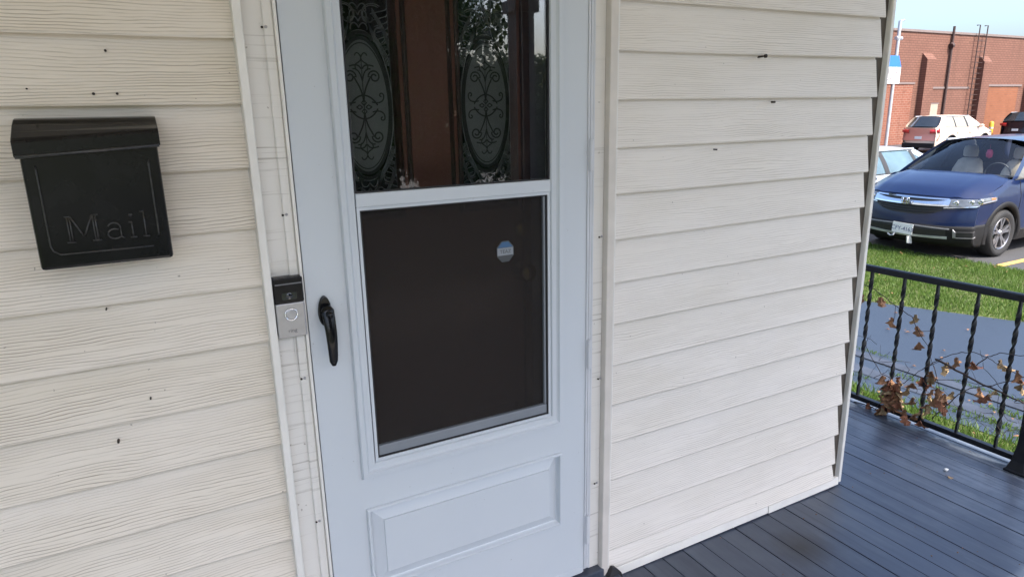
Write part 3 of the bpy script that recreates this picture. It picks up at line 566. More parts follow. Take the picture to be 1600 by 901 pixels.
def ornament(cx):
    dk, lt = MB(), MB(); y = EY + .0075
    quarter = []
    quarter.append((bez((0, .012), (.003, .045), (.012, .052), (.020, .070)) + spiral(.030, .070, .0155, .004, math.pi, -math.pi * 1.9, 26), .0026))
    quarter.append((bez((.0, .028), (.020, .026), (.030, .010), (.034, .004)), .0026))
    quarter.append((bez((.020, .012), (.036, .006), (.052, .012), (.050, .026)) + spiral(.044, .027, .006, .0022, 0, math.pi * 1.6, 12), .0023))
    quarter.append((bez((0, .060), (.004, .080), (.010, .090), (.022, .088)), .0022))
    quarter.append((bez((0.0, .112), (.003, .098), (.024, .104), (.012, .084)), .0022))
    quarter.append((bez((0, .114), (.004, .126), (.012, .128), (.015, .118)), .0020))
    quarter.append((bez((.002, .088), (.004, .096), (.012, .100), (.030, .094)), .0024))
    quarter.append(([(0, .004), (.006, .010), (0, .017)], .0022)); quarter.append(([(.004, 0), (.011, .005), (.019, 0)], .0022))
    for sx_ in (1, -1):
        for sz_ in (1, -1):
            for pts, wd in quarter: strip(dk, [(cx + sx_ * a, OC + sz_ * b) for a, b in pts], wd, y)
    strip(dk, [(cx, OC - .12), (cx, OC + .12)], .0014, y)
    for s_, wd in ((1.00, .0055), (.93, .0018), (1.09, .0022)):
        strip(dk if s_ < 1.05 else lt, [(cx + OA * s_ * math.cos(a), OC + OB * (s_ + (0.02 if s_ > 1 else 0)) * math.sin(a)) for a in np.linspace(0, 2 * math.pi, 64)], wd, y - .0003)
    # spandrels: acanthus-like scroll bands, top and bottom, mirrored
    for sx_ in (1, -1):
        for sz_ in (1, -1):
            for q, (r0, dx, dz, wd) in enumerate(((.026, .046, .168, .003), (.018, .058, .126, .0022), (.034, .030, .205, .003))):
                for off in (0, .0045):
                    strip(lt, [(cx + sx_ * a, OC + sz_ * b) for a, b in spiral(dx, dz, r0 - off, .004, -1.2 + q, -1.2 + q + 5.2, 22)], wd * .5, y)
            for off in (0, .004, .008, .013):
                strip(lt, [(cx + sx_ * a, OC + sz_ * b) for a, b in bez((.072 - off, .095), (.066 - off, .135), (.040 - off, .150), (.018 + off * .4, .205))], .0014, y)
                strip(lt, [(cx + sx_ * a, OC + sz_ * b) for a, b in bez((.074, .110 + off), (.074 - off, .16), (.060, .19 - off), (.034, .225 - off))], .0012, y)
            for i in range(9):
                zz = .100 + i * .014; strip(lt, [(cx + sx_ * a, OC + sz_ * b) for a, b in bez((.062 - i * .004, zz), (.070 - i * .004, zz + .004), (.074, zz + .008), (.071, zz + .014), 5)], .0016, y)
            strip(lt, [(cx + sx_ * a, OC + sz_ * b) for a, b in ((.0735, .0), (.0735, .24))], .0022, y)
    # crown above and below the oval
    for sz_ in (1, -1):
        strip(dk, [(cx + .030 * math.cos(a), OC + sz_ * (.150 + .020 * math.sin(a))) for a in np.linspace(.1, math.pi - .1, 16)], .006, y - .0004)
        for s_ in (-1, 1):
            for q in range(4): strip(lt, [(cx + s_ * a, OC + sz_ * b) for a, b in bez((0, .18 + q * .014), (.008, .20 + q * .014), (.022, .19 + q * .015), (.020, .176 + q * .014))], .0018, y)
    return dk, lt
for (xa, xb) in panes:
    cx = (xa + xb) / 2
    pane = cp_(MB().box(xa + .0005, xb - .0005, EY + .010, EY + .014, 1.2155, 1.9795).build('etched_pane', 'pane_dark'), ed)
    ov = [(cx + OA * math.cos(a), EY + .0085, OC + OB * math.sin(a)) for a in np.linspace(0, 2 * math.pi, 64, endpoint=False)]
    dk, lt = ornament(cx)
    for nm, mb, mt in (('frosted_oval', MB().disc(ov, True), 'frost'), ('etched_scrolls', dk, 'etch'), ('etched_border', lt, 'etch_lite')):
        o = mb.build(nm, mt, pane, fix=False); o.location = -(pane.location + ed.location)
cp_(MB().lathe([(.0001, EY - .055), (.018, EY - .053), (.027, EY - .040), (.022, EY - .026), (.010, EY - .018), (.010, EY - .004), (.030, EY - .003), (.030, EY - .0004)], 18, 'y', (.915, 0, 1.02)).build('door_knob', 'brass', smooth=True), ed)
cp_(MB().lathe([(.0001, EY - .016), (.018, EY - .015), (.024, EY - .0004)], 16, 'y', (.915, 0, 1.14)).build('deadbolt', 'brass', smooth=True), ed)

# ================================================================== MAILBOX
mbx = empty('mailbox', (-.077, -.012, 1.202), label='black enamelled wall mailbox with a hinged lid and embossed Mail lettering', cat='mailbox')
def rnd_rect(x0, x1, z0, z1, r, n=4):
    out = []
    for cx, cz, a0 in ((x1 - r, z1 - r, 0), (x0 + r, z1 - r, 90), (x0 + r, z0 + r, 180), (x1 - r, z0 + r, 270)):
        for i in range(n + 1): a = R(a0 + 90 * i / n); out.append((cx + r * math.cos(a), cz + r * math.sin(a)))
    return out
bx0, bx1, yf = -.182, .030, -.095
bd = MB()
bd.add([(bx0, yf, 1.202), (bx1, yf, 1.202), (bx1 - .002, -.013, 1.206), (bx0 + .002, -.013, 1.206), (bx0, yf + .002, 1.432), (bx1, yf + .002, 1.432), (bx1 - .002, -.013, 1.452), (bx0 + .002, -.013, 1.452)], [(0, 3, 2, 1), (4, 5, 6, 7), (0, 1, 5, 4), (1, 2, 6, 5), (2, 3, 7, 6), (3, 0, 4, 7)])
cp_(bd.build('box', 'black_gloss', bevel=.006), mbx)
ld = MB(); prof = [(-.0125, 1.465), (-.030, 1.4625), (-.055, 1.4545), (-.078, 1.4455), (-.096, 1.4380), (-.1015, 1.4345), (-.103, 1.430), (-.103, 1.408), (-.1005, 1.406), (-.098, 1.409), (-.098, 1.424), (-.086, 1.432), (-.0125, 1.452)]
for xi, xx in enumerate((bx0 - .006, bx1 + .005)):
    for a, b in prof: ld.v.append((xx, a, b + (.006 if xi else -.006) * min(1, max(0, -a - .05) / .05)))
n_ = len(prof); ld.f += [(i, (i + 1) % n_, (i + 1) % n_ + n_, i + n_) for i in range(n_)] + [tuple(range(n_)), tuple(reversed(range(n_, 2 * n_)))]
cp_(ld.build('lid', 'black_gloss', bevel=.0015), mbx)
cp_(MB().tube([(bx0 - .004, -.1035, 1.401), (bx1 + .003, -.1035, 1.413)], .0032, 8).build('lid_rim', 'black_highlight', smooth=True), mbx)
# embossed border: two verticals, one shallow bottom bead
fy = yf - .0005
cp_(MB().tube([(bx0 + .021, fy, 1.385), (bx0 + .021, fy - .0012, 1.375), (bx0 + .021, fy - .0012, 1.245), (bx0 + .024, fy - .0012, 1.236), (bx0 + .034, fy - .0012, 1.229), (bx0 + .12, fy - .0012, 1.229), (bx1 - .03, fy, 1.229)], .0014, 8).build('embossed_bead', 'black_highlight', smooth=True), mbx)
cp_(MB().tube([(bx1 - .019, fy, 1.388), (bx1 - .019, fy - .0012, 1.378), (bx1 - .019, fy - .0012, 1.258), (bx1 - .0195, fy, 1.248)], .0015, 8).build('embossed_bead', 'black_highlight', smooth=True), mbx)
# serif lettering, raised
def serif_letters():
    mb = MB(); y = fy - .0012; H_ = .046; t = .0016
    def tb(*pts): mb.tube([(a, y, b) for a, b in pts], t, 6)
    x = -.134; zb = 1.249
    tb((x + .004, zb), (x + .004, zb + H_)); tb((x + .008, zb), (x + .008, zb + H_ * .95)); tb((x, zb + H_), (x + .010, zb + H_)); tb((x + .009, zb + H_), (x + .026, zb + .008)); tb((x + .026, zb + .008), (x + .042, zb + H_)); tb((x + .042, zb + H_), (x + .052, zb + H_))
    tb((x + .043, zb), (x + .043, zb + H_)); tb((x + .047, zb), (x + .047, zb + H_)); tb((x - .001, zb), (x + .012, zb)); tb((x + .038, zb), (x + .052, zb))
    x += .062; tb(*[(x + .012 + .010 * math.cos(a), zb + .020 + .009 * math.sin(a)) for a in np.linspace(2.8, .0, 8)]); tb((x + .022, zb + .020), (x + .022, zb + .003), (x + .027, zb))
    tb(*[(x + .012 + .011 * math.cos(a), zb + .009 + .009 * math.sin(a)) for a in np.linspace(.9, 2 * math.pi - .6, 14)])
    x += .036; tb((x + .005, zb), (x + .005, zb + .028)); tb((x, zb + .028), (x + .006, zb + .028)); tb((x, zb), (x + .011, zb)); mb.lathe([(.0001, y - .002), (.0034, y - .001), (.0034, y + .001)], 10, 'y', (x + .005, 0, zb + .041))
    x += .021; tb((x + .005, zb), (x + .005, zb + H_)); tb((x - .001, zb + H_), (x + .006, zb + H_)); tb((x, zb), (x + .011, zb)); return mb
cp_(serif_letters().build('lettering', 'black_highlight', smooth=True), mbx)

# ================================================================== DOORBELL
db = empty('doorbell', (.2435, -.006, .986), label='black and satin nickel video doorbell screwed to the door casing', cat='doorbell')
cx, z0, z1 = .2435, .986, 1.1215
cp_(MB().prism(rnd_rect(cx - .0305, cx + .0305, z0 + .001, z1, .004), -.024, -.0065).build('back_housing', 'black_plastic', bevel=.001), db)
cp_(MB().prism(rnd_rect(cx - .031, cx + .031, z0 + .079, z1, .004), -.036, -.0245).build('camera_housing', 'black_plastic', bevel=.003), db)
cp_(MB().prism(rnd_rect(cx - .0285, cx + .0285, z1 - .0145, z1 - .012, .001), -.0372, -.0362).build('housing_ridge', 'mark_grey'), db)
cp_(MB().prism(rnd_rect(cx - .016, cx + .016, z0 + .087, z0 + .103, .003), -.0368, -.0362).build('lens_window', 'lens'), db)
cp_(MB().lathe([(.0001, -.0385), (.005, -.0378), (.007, -.037)], 16, 'y', (cx, 0, z0 + .095)).build('lens', 'lens', smooth=True), db)
fp = MB(); fp.prism(rnd_rect(cx - .031, cx + .031, z0, z0 + .0785, .003), -.034, -.0245)
cp_(fp.build('faceplate', 'nickel', bevel=.003), db)
cp_(MB().lathe([(.0145, -.0342), (.0143, -.0375), (.0125, -.0378), (.0112, -.0352)], 28, 'y', (cx, 0, z0 + .053)).build('button_ring', 'chrome', smooth=True), db)
cp_(MB().lathe([(.0001, -.0356), (.0092, -.0358), (.0110, -.0350)], 24, 'y', (cx, 0, z0 + .053)).build('push_button', 'nickel', smooth=True), db)
o = text('ring', .0125, 'mark_grey', None, 'lettering', (cx, -.0346, z0 + .012), extrude=.0003); cp_(o, db)
hp(MB().tube([(.249, -.0085, .986), (.249, -.0085, .93), (.2505, -.0085, .90)], .0016, 6).build('doorbell_wire', 'casing'))

# ================================================================== RAILING
RX = 3.02
rl = empty('porch_railing', (RX, 0, 0), label='black wrought iron porch railing with twisted balusters and a flared end post', cat='railing')
def rp(o): return cp_(o, rl)
mb = MB(); pr = [(-.020, .690), (.020, .690), (.020, .706), (.016, .716), (.006, .720), (-.006, .720), (-.016, .716), (-.020, .706)]; P = []
for yy in (1.7, -.300):
    dz = (yy + .3) * -.008
    for a, b in pr: P.append((RX + a, yy, b + dz))
mb.grid(P, 2, 8, True); mb.f += [tuple(range(8)), tuple(range(15, 7, -1))]
rp(mb.build('top_rail', 'iron', bevel=.002)); rp(MB().box(RX - .014, RX + .014, -.300, 1.7, .022, .046).build('bottom_rail', 'iron', bevel=.002))
def twisted(z0, z1, turns=7.0):
    mb = MB(); pts = []; n = 110
    for i in range(n + 1):
        t = i / n; z = z0 + (z1 - z0) * t; tw = 0 if t < .08 else (1 if t > .92 else (t - .08) / .84); a0 = tw * turns * math.pi
        for k in range(4):
            ux, uy = ((.0085, .0045), (-.0085, .0045), (-.0085, -.0045), (.0085, -.0045))[k]; pts.append((ux * math.cos(a0) - uy * math.sin(a0), ux * math.sin(a0) + uy * math.cos(a0), z))
    mb.grid(pts, n + 1, 4, True); return mb.mesh('baluster')
tm = twisted(.040, .700); tm.materials.append(M['iron'])
for i in range(13):
    y = -.200 + i * .1595
    o = bpy.data.objects.new('baluster', tm); COL.objects.link(o); o.location = (RX, y, random.uniform(-.002, .002)); o.rotation_euler = (random.uniform(-.006, .006), random.uniform(-.006, .006), random.uniform(0, .2)); rp(o)
pm = MB(); P = []
for z, hw in ((0.001, .040), (.010, .040), (.014, .034), (.05, .024), (.11, .017), (.14, .0155), (.74, .0155)):
    for k in range(4):
        a = math.pi / 4 + k * math.pi / 2; P.append((RX - .045 + hw * 1.414 * math.cos(a), -.318 + hw * 1.414 * math.sin(a), z))
pm.grid(P, 7, 4, True); pm.f += [(0, 1, 2, 3), (27, 26, 25, 24)]; rp(pm.build('end_post', 'iron', bevel=.002))
rp(MB().lathe([(.0001, .772), (.016, .768), (.022, .755), (.016, .741), (.0001, .740)], 14, 'z', (RX - .045, -.318, 0)).build('post_finial', 'iron', smooth=True))

# ================================================================== DEAD VINE ON THE RAILING
vine = empty('dead_vine', (3.0, .2, 0), label='withered vine with curled brown leaves tangled through the iron railing', cat='vine')
stems = [([(0.56, 0.64), (0.482, 0.611), (0.418, 0.602), (0.287, 0.546), (0.201, 0.528), (0.159, 0.469), (0.122, 0.409), (0.092, 0.313)], .0022),
 ([(0.282, 0.193), (0.316, 0.2), (0.391, 0.309), (0.401, 0.344), (0.391, 0.38)], .0018), ([(0.242, 0.169), (0.193, 0.205), (0.127, 0.296), (0.058, 0.359)], .002),
 ([(0.328, 0.262), (0.196, 0.296)], .0012), ([(0.224, 0.204), (0.188, 0.267), (0.202, 0.304)], .0014), ([(0.159, 0.465), (0.111, 0.482)], .0015), ([(0.292, 0.55), (0.303, 0.46)], .0012),
 ([(0.449, .004), (0.325, 0.020), (0.27, 0.102), (.242, .169)], .0025), ([(0.069, 0.365), (-0.05, 0.332), (-0.153, 0.302), (-0.234, 0.282), (-0.330, 0.262)], .0048),
 ([(0.132, 0.289), (0.083, 0.34), (0.004, 0.405), (-0.076, 0.436), (-0.133, 0.434), (-0.198, 0.414), (-0.239, 0.397)], .002), ([(-0.077, 0.374), (-0.125, 0.431), (-0.175, 0.467), (-0.32, 0.50)], .0022),
 ([(0.048, 0.083), (0.033, 0.11), (-0.024, 0.211), (-0.068, 0.266), (-0.152, 0.307), (-0.229, 0.362), (-0.33, 0.434)], .0026), ([(0.072, 0.26), (-0.014, 0.281), (-0.153, 0.302)], .0016),
 ([(.092, .313), (.05, .24), (.033, .11)], .002), ([(-.05, .12), (-.12, .16), (-.20, .11), (-.26, .15)], .0011), ([(.33, .10), (.20, .13), (.06, .10), (-.06, .17)], .0013)]
for k in range(26):
    ya, za = random.uniform(-.30, .42), random.uniform(.06, .34); an = random.uniform(-.9, .9); L_ = random.uniform(.06, .2); sg_ = random.choice((-1, 1))
    stems.append(([(ya + sg_ * L_ * q / 3 * math.cos(an) + random.gauss(0, .008), max(.02, za + L_ * q / 3 * math.sin(an) + .01 * q * q * random.uniform(-1, .6))) for q in range(4)], random.uniform(.0008, .0014)))
for i, (pts, r) in enumerate(stems):
    fine = []
    for j in range(len(pts) - 1):
        for q in range(4):
            t = q / 4; a, b = pts[j], pts[j + 1]; fine.append((3.0 + .022 * math.sin(i * 2.1 + j + t) + (.0), a[0] + (b[0] - a[0]) * t + random.gauss(0, .0018), a[1] + (b[1] - a[1]) * t + random.gauss(0, .0018)))
    fine.append((3.0 + .022 * math.sin(i * 2.1 + len(pts) - 1), *pts[-1]))
    o = MB().tube(fine, [r * (1 - .45 * k / len(fine)) for k in range(len(fine))], 6).build('stem' if i != 8 else 'branch', 'stem', smooth=True); cp_(o, vine)
def dry_leaf_mesh(seed):
    rr = random.Random(seed); mb = MB(); nu, nv = 9, 7; pts = []; curl = rr.uniform(0.7, 1.5); fold = rr.uniform(.5, 1.4); tw = rr.uniform(-1, 1); ph = rr.uniform(0, 6)
    for i in range(nu):
        t = i / (nu - 1); wd = .55 * math.sin(math.pi * (t * .92 + .04)) ** .7 * (1 + .35 * math.cos(t * 17 + ph))
        for j in range(nv):
            s_ = (j / (nv - 1) - .5) * 2; y = s_ * wd * .75; z = -abs(s_) * fold * wd * .45 + .10 * math.sin(s_ * 6 + t * 9 + ph)
            a = curl * t; cxv = math.sin(a) / curl; czv = (1 - math.cos(a)) / curl
            yy = y * math.cos(tw * t) - z * math.sin(tw * t); zz = y * math.sin(tw * t) + z * math.cos(tw * t)
            pts.append((cxv + rr.gauss(0, .012), yy + rr.gauss(0, .012), czv + zz))
    mb.grid(pts, nu, nv); return mb.mesh('dry_leaf')
LM = []
for k, mt in enumerate(('dry_leaf', 'dry_leaf_red', 'dry_leaf_tan', 'dry_leaf', 'dry_leaf_red', 'dry_leaf_tan')):
    me = dry_leaf_mesh(20 + k); me.materials.append(M[mt]); me.polygons.foreach_set('use_smooth', [True] * len(me.polygons)); LM.append(me)
lf = [(0.473, 0.545), (0.381, 0.55), (0.303, 0.47), (0.194, 0.515), (0.186, 0.46), (0.167, 0.39), (0.295, 0.188), (0.269, 0.169), (0.244, 0.149), (0.269, 0.092), (0.239, 0.075), (0.286, 0.02), (0.302, 0.012), (0.225, 0.175), (0.188, 0.17), (0.157, 0.2), (0.131, 0.228), (0.093, 0.259), (0.084, 0.28), (0.058, 0.182), (0.035, 0.164), (0.072, 0.195), (0.366, 0.014), (0.259, 0.12), (0.226, 0.118), (0.273, 0.048),
      (0.039, 0.33), (-0.001, 0.37), (-0.078, 0.38), (-0.164, 0.41), (-0.106, 0.262), (-0.148, 0.249), (-0.179, 0.284), (-0.243, 0.394), (-0.252, 0.361), (-0.262, 0.342), (0.051, 0.173), (0.024, 0.173), (-0.007, 0.21), (0.039, 0.217)]
for k in range(30): lf.append((random.gauss(.25, .026), random.gauss(.115, .05)))
for k in range(10): lf.append((random.gauss(.045, .035), random.gauss(.17, .04)))
for k in range(6): lf.append((random.gauss(.12, .03), random.gauss(.06, .02)))
for i, (y, z) in enumerate(lf):
    z = max(z, .012); big = i < 40
    o = bpy.data.objects.new('leaf', LM[i % 6 if i > 5 else (0, 0, 3, 2, 0, 3)[i]]); COL.objects.link(o); s_ = random.uniform(.055, .078) if big else random.uniform(.05, .075)
    o.location = (3.0 + random.gauss(0, .016), y, z + .018); o.scale = (s_, s_ * random.uniform(.5, .8), s_ * .8)
    o.rotation_euler = (random.uniform(-.5, .5), R(82) + random.uniform(-.55, .45), random.uniform(0, 6.28)); cp_(o, vine)
# small things lying on the porch floor
def lump(name, loc, s, mat, label, cat, group=None):
    mb = MB(); pts = []; n = 9
    for i in range(6):
        p_ = math.pi * i / 5
        for k in range(n):
            a = 2 * math.pi * k / n; r = (1 + .18 * math.sin(3 * a + i)) * math.sin(p_) + .001; pts.append((s[0] * r * math.cos(a), s[1] * r * math.sin(a), s[2] * (1 - math.cos(p_)) * .5))
    mb.grid(pts, 6, n, True); o = mb.build(name, mat, smooth=True, loc=loc); tag(o, label, cat, group); return o
lump('pebble', (2.732, -.167, .0005), (.012, .008, .010), 'pebble', 'small white pebble on the grey porch boards near the railing', 'pebble')
o = bpy.data.objects.new('fallen_leaf', LM[2]); COL.objects.link(o); o.location = (2.70, -.215, .001); o.scale = (.034, .024, .012); o.rotation_euler = (0, 0, 2.6); tag(o, 'dark dry leaf scrap lying beside the white pebble', 'leaf')
def stain_():
    mb = MB(); ring = []
    for k in range(40):
        a = 2 * math.pi * k / 40; r = .085 * (1 + .22 * math.sin(3 * a + 1) + .12 * math.sin(7 * a)); ring.append((1.80 + r * math.cos(a) * 1.1, -.215 + r * math.sin(a) * .75, .0016))
    return mb.disc(ring)
crumbs = MB()
for k in range(90):
    x_, y_ = random.uniform(.9, 3.0), random.uniform(-1.2, .1); s_ = random.uniform(.0008, .0018)
    if x_ < 2.3 and y_ > -.03: y_ = -.03 - random.random() * .1
    crumbs.box(x_ - s_, x_ + s_ * 1.3, y_ - s_, y_ + s_, .0005, .0005 + s_)
tag(crumbs.build('deck_grit', 'dry_leaf'), 'tiny crumbs of leaf and grit strewn on the porch boards', 'grit', kind='stuff')

# ================================================================== CARS
def pw(xs, ys, x): return float(np.interp(x, xs, ys))
def wheel_meshes(r, wd):
    t = MB().lathe([(r * .66, -wd * .42), (r * .80, -wd * .52), (r * .93, -wd * .50), (r * .995, -wd * .36), (r, 0), (r * .995, wd * .36), (r * .93, wd * .50), (r * .80, wd * .52), (r * .66, wd * .42)], 40, 'y')
    for k in range(56):
        a = 2 * math.pi * k / 56
        t.add([(math.cos(a + da) * rr_, yy, math.sin(a + da) * rr_) for da, rr_, yy in ((0, r * .93, -wd * .51), (.05, r * .93, -wd * .51), (.05, r * 1.001, -wd * .34), (0, r * 1.001, -wd * .34))], [(0, 1, 2, 3)])
    rim = MB().lathe([(r * .68, wd * .30), (r * .68, -wd * .40), (r * .655, -wd * .47), (r * .625, -wd * .44), (r * .61, -wd * .25)], 40, 'y')
    for k in range(5):
        for off in (-.20, .20):
            a = 2 * math.pi * k / 5 + off * .55 + .3; b = 2 * math.pi * k / 5 + off + .3
            q = []
            for rr_, ang, hw, yy in ((r * .10, a, .022, -wd * .36), (r * .36, (a + b) / 2, .017, -wd * .40), (r * .64, b, .024, -wd * .42)):
                c_, s_ = math.cos(ang), math.sin(ang)
                for sg, dy in ((-1, 0), (1, 0), (1, .03), (-1, .03)): q.append((c_ * rr_ - s_ * hw * sg, yy + dy, s_ * rr_ + c_ * hw * sg))
            rim.grid(q, 3, 4, True)
    rim.lathe([(.0001, -wd * .46), (r * .10, -wd * .45), (r * .15, -wd * .36), (r * .15, 0)], 16, 'y')
    back = MB().lathe([(.0001, -wd * .05), (r * .66, -wd * .10), (r * .66, wd * .35)], 24, 'y')
    return t.mesh('tyre'), rim.mesh('rim'), back.mesh('brake_disc')

def make_car(name, label, loc, rz, P, paint, group=None, detail=False):
    """x forward from the front axle, y to the car's left, z up from the ground"""
    root = empty(name, loc, rz, label=label, cat='car', group=group)
    fo, wb, ro, W = P['fo'], P['wb'], P['ro'], P['w'] / 2; r = P['r']; tail = -wb - ro
    zh, zc, xc, zr = P['z_hood'], P['z_cowl'], P['x_cowl'], P['z_roof']; xf, xr, xb, zb_ = P['x_rooff'], P['x_roofr'], P['x_beltr'], P['z_belt']
    def xfas(y, z): return pw([.18, .26, .42, .60, .78, zh], [fo - .12, fo - .04, fo, fo - .015, fo - .05, fo - .13], z) - .30 * (abs(y) / W) ** 2.6
    def wside(x, z):
        plan = pw([tail, tail + .12, tail + .5, -wb * .5, -.2, .35, fo - .32], [.80, .90, .965, 1.0, 1.0, .985, .93], x)
        return W * plan * pw([.2, .35, .62, .85, 1.0, 1.2], [.965, .99, .985, 1.0, .965, .93], z)
    topx = [tail, xb, xc, 0.1, fo - .32]; topz = [P['z_tail'], zb_, zc - .028, (zc + zh) / 2 - .008, zh - .055]
    ztop = lambda x: pw(topx, topz, x)
    def wrap(u, z, out=0.0, s_=1):     # u: 0..1 over the nose, 1..1.3 round the corner, then back along the wing
        xa_ = fo - .31
        if u <= 1: y = u * W * .93; p_ = (xfas(y, z), y); n_ = Vector((1, .45 * u ** 2, 0))
        elif u <= 1.3:
            t = (u - 1) / .3; a0, b0 = xfas(W * .93, z), W * .93; p_ = (a0 + (xa_ - a0) * t, b0 + (wside(xa_, z) - b0) * t); n_ = Vector((1 - .7 * t, .45 + .55 * t, 0))
        else: x = xa_ - (u - 1.3); p_ = (x, wside(x, z)); n_ = Vector((.1, 1, 0))
        n_.normalize(); return (p_[0] + n_.x * out, s_ * (p_[1] + n_.y * out), z)
    def skin(nm, mt, u0, u1, zlo, zhi, out, s_=1, n=25, par=None, smooth=True):
        m = MB(); Q = []
        for i in range(n):
            u = u0 + (u1 - u0) * i / (n - 1); t = i / (n - 1); a, c = zlo(t), zhi(t)
            for z, o_ in [(a, -.02)] + [(a + (c - a) * q / 8, out) for q in range(9)] + [(c, -.02)]: Q.append(wrap(u, z, o_, s_))
        m.grid(Q, n, 11); return m.build(nm, mt, par or root, smooth)
    def part(mb, nm, mt, par=root, **kw): return mb.build(nm, mt, par, **kw)
    b = MB()
    # sides with round wheel arches
    xa = fo - .31; cols = sorted(set(list(np.linspace(tail + .01, xa, 46)) + [c + s_ * (r * 1.16) * math.cos(a) for c in (0, -wb) for s_ in (1, -1) for a in np.linspace(.02, math.pi / 2, 14)] + [c + s_ * (r * 1.16 + .004) for c in (0, -wb) for s_ in (1, -1)]))
    cols = [c for c in cols if tail <= c <= xa]
    for s_ in (1, -1):
        P_ = []
        for c in cols:
            lo = .24
            for ax in (0, -wb):
                d = abs(c - ax)
                if d < r * 1.16: lo = max(lo, r + math.sqrt((r * 1.16) ** 2 - d * d))
            hi = ztop(c)
            for j in range(8):
                z = lo + (hi - lo) * j / 7; yy = wside(c, z) - (.02 if j == 7 else 0)
                P_.append((c, s_ * yy, z))
        b.grid(P_, len(cols), 8)
    # front fascia
    nz, ny = 12, 21; P_ = []
    for i in range(nz):
        z = .20 + (zh - .06 - .20) * i / (nz - 1)
        for j in range(ny):
            y = (j / (ny - 1) - .5) * 2 * W * .93; x = xfas(y, z); P_.append((x, y, z))
    b.grid(P_, nz, ny)
    # wrap from fascia edge to the side panels
    for s_ in (1, -1):
        P_ = []
        for i in range(nz):
            z = .20 + (zh - .06 - .20) * i / (nz - 1); x0 = xfas(W * .93, z); y0 = W * .93
            for q in range(4):
                t = q / 3; P_.append((x0 + (xa - x0) * t, s_ * (y0 + (wside(xa, z) - y0) * t), z - .03 * (i == nz - 1)))
        b.grid(P_, nz, 4)
    # tail
    P_ = []
    for i in range(10):
        z = .24 + (P['z_tail'] - .24) * i / 9
        for j in range(15):
            y = (j / 14 - .5) * 2; P_.append((tail + .16 * abs(y) ** 3 - .05 * math.sin(math.pi * min(1, (z - .24) / .5)), y * wside(tail + .02, z) * 1.0, z))
    b.grid(P_, 10, 15)
    if xb > tail + .2:   # boot lid
        P_ = []
        for i in range(6):
            x = xb + (tail - xb) * i / 5
            for j in range(9): y = (j / 8 - .5) * 2; P_.append((x + (.16 * abs(y) ** 3 if i == 5 else 0), y * wside(x, .9) * .97, pw([tail, xb], [P['z_tail'], zb_], x) + .025 * (1 - y * y)))
        b.grid(P_, 6, 9)
    part(b, 'body', paint, smooth=True)
    # bonnet with a crease at each side
    hb_ = MB(); P_ = []; nx, ny = 14, 25
    for i in range(nx):
        t = i / (nx - 1)
        for j in range(ny):
            v = (j / (ny - 1) - .5) * 2; ye = v * (W * .93 - .0 * t); x0 = xfas(ye, zh - .05) - .0; x1 = xc - .10 * v * v - .02
            x = x0 + (x1 - x0) * t; z = zh - .05 + (zc + .0 - zh + .05) * (1 - (1 - t) ** 1.55) + .045 * min(1, t * 5) * (1 - abs(v) ** 3.5) - .030 * abs(v) ** 4 - .01 * (v * v) + (.012 if .62 < abs(v) < .82 else 0)
            P_.append((x, ye, z))
    hb_.grid(P_, nx, ny); part(hb_, 'bonnet', paint, smooth=True)
    # roof shell
    ry = P['roof_w'] / 2; rf = MB(); P_ = []
    for i in range(12):
        t = i / 11; x = xf + (xr - xf) * t
        for j in range(13):
            v = (j / 12 - .5) * 2; z = zr - .035 * (1 - t) ** 3 - .05 * t ** 3 - .055 * abs(v) ** 3 + .0; P_.append((x - .05 * v * v * (1 if t < .5 else -1), v * ry, z))
    rf.grid(P_, 12, 13); part(rf, 'roof', paint, smooth=True)
    by = W * .90
    # windscreen
    ws = MB(); P_ = []
    for i in range(9):
        t = i / 8
        for j in range(15):
            v = (j / 14 - .5) * 2; P_.append((xc - .10 * v * v - .02 + (xf - xc) * t + .03 * math.sin(math.pi * t), v * (by * .93 + (ry * .95 - by * .93) * t), zc - .03 * v * v - .005 + (zr - .035 - .055 * abs(v) ** 3 - zc + .035 * 0 + .005) * t))
    ws.grid(P_, 9, 15); part(ws, 'windscreen', 'car_glass' if detail else 'tint_glass', smooth=True)
    # glazed sides and pillars
    def side_pt(x, t, s_, out=0.0):
        yb = wside(x, ztop(x)) - .03; tt = t; return (x, s_ * (yb + (ry * .985 - yb) * tt + .018 * math.sin(math.pi * tt) + out), ztop(x) - .01 + (zr - .075 - ztop(x)) * tt)
    xa0, xa1 = xc - .16, xf - .06           # base/top of the A pillar
    rear0, rear1 = xb + .10, xr + .02
    def edge(xl, xh, t): return xl + (xh - xl) * t
    def panel(s_, l0, l1, h0, h1, out=0.0, n=6):
        m = MB(); Q = []
        for i in range(n):
            for j in range(7):
                t = j / 6; x = edge(l0 + (l1 - l0) * i / (n - 1), h0 + (h1 - h0) * i / (n - 1), t); Q.append(side_pt(x, t, s_, out))
        m.grid(Q, n, 7); return m
    B0, C0 = -wb * .52, -wb * .86
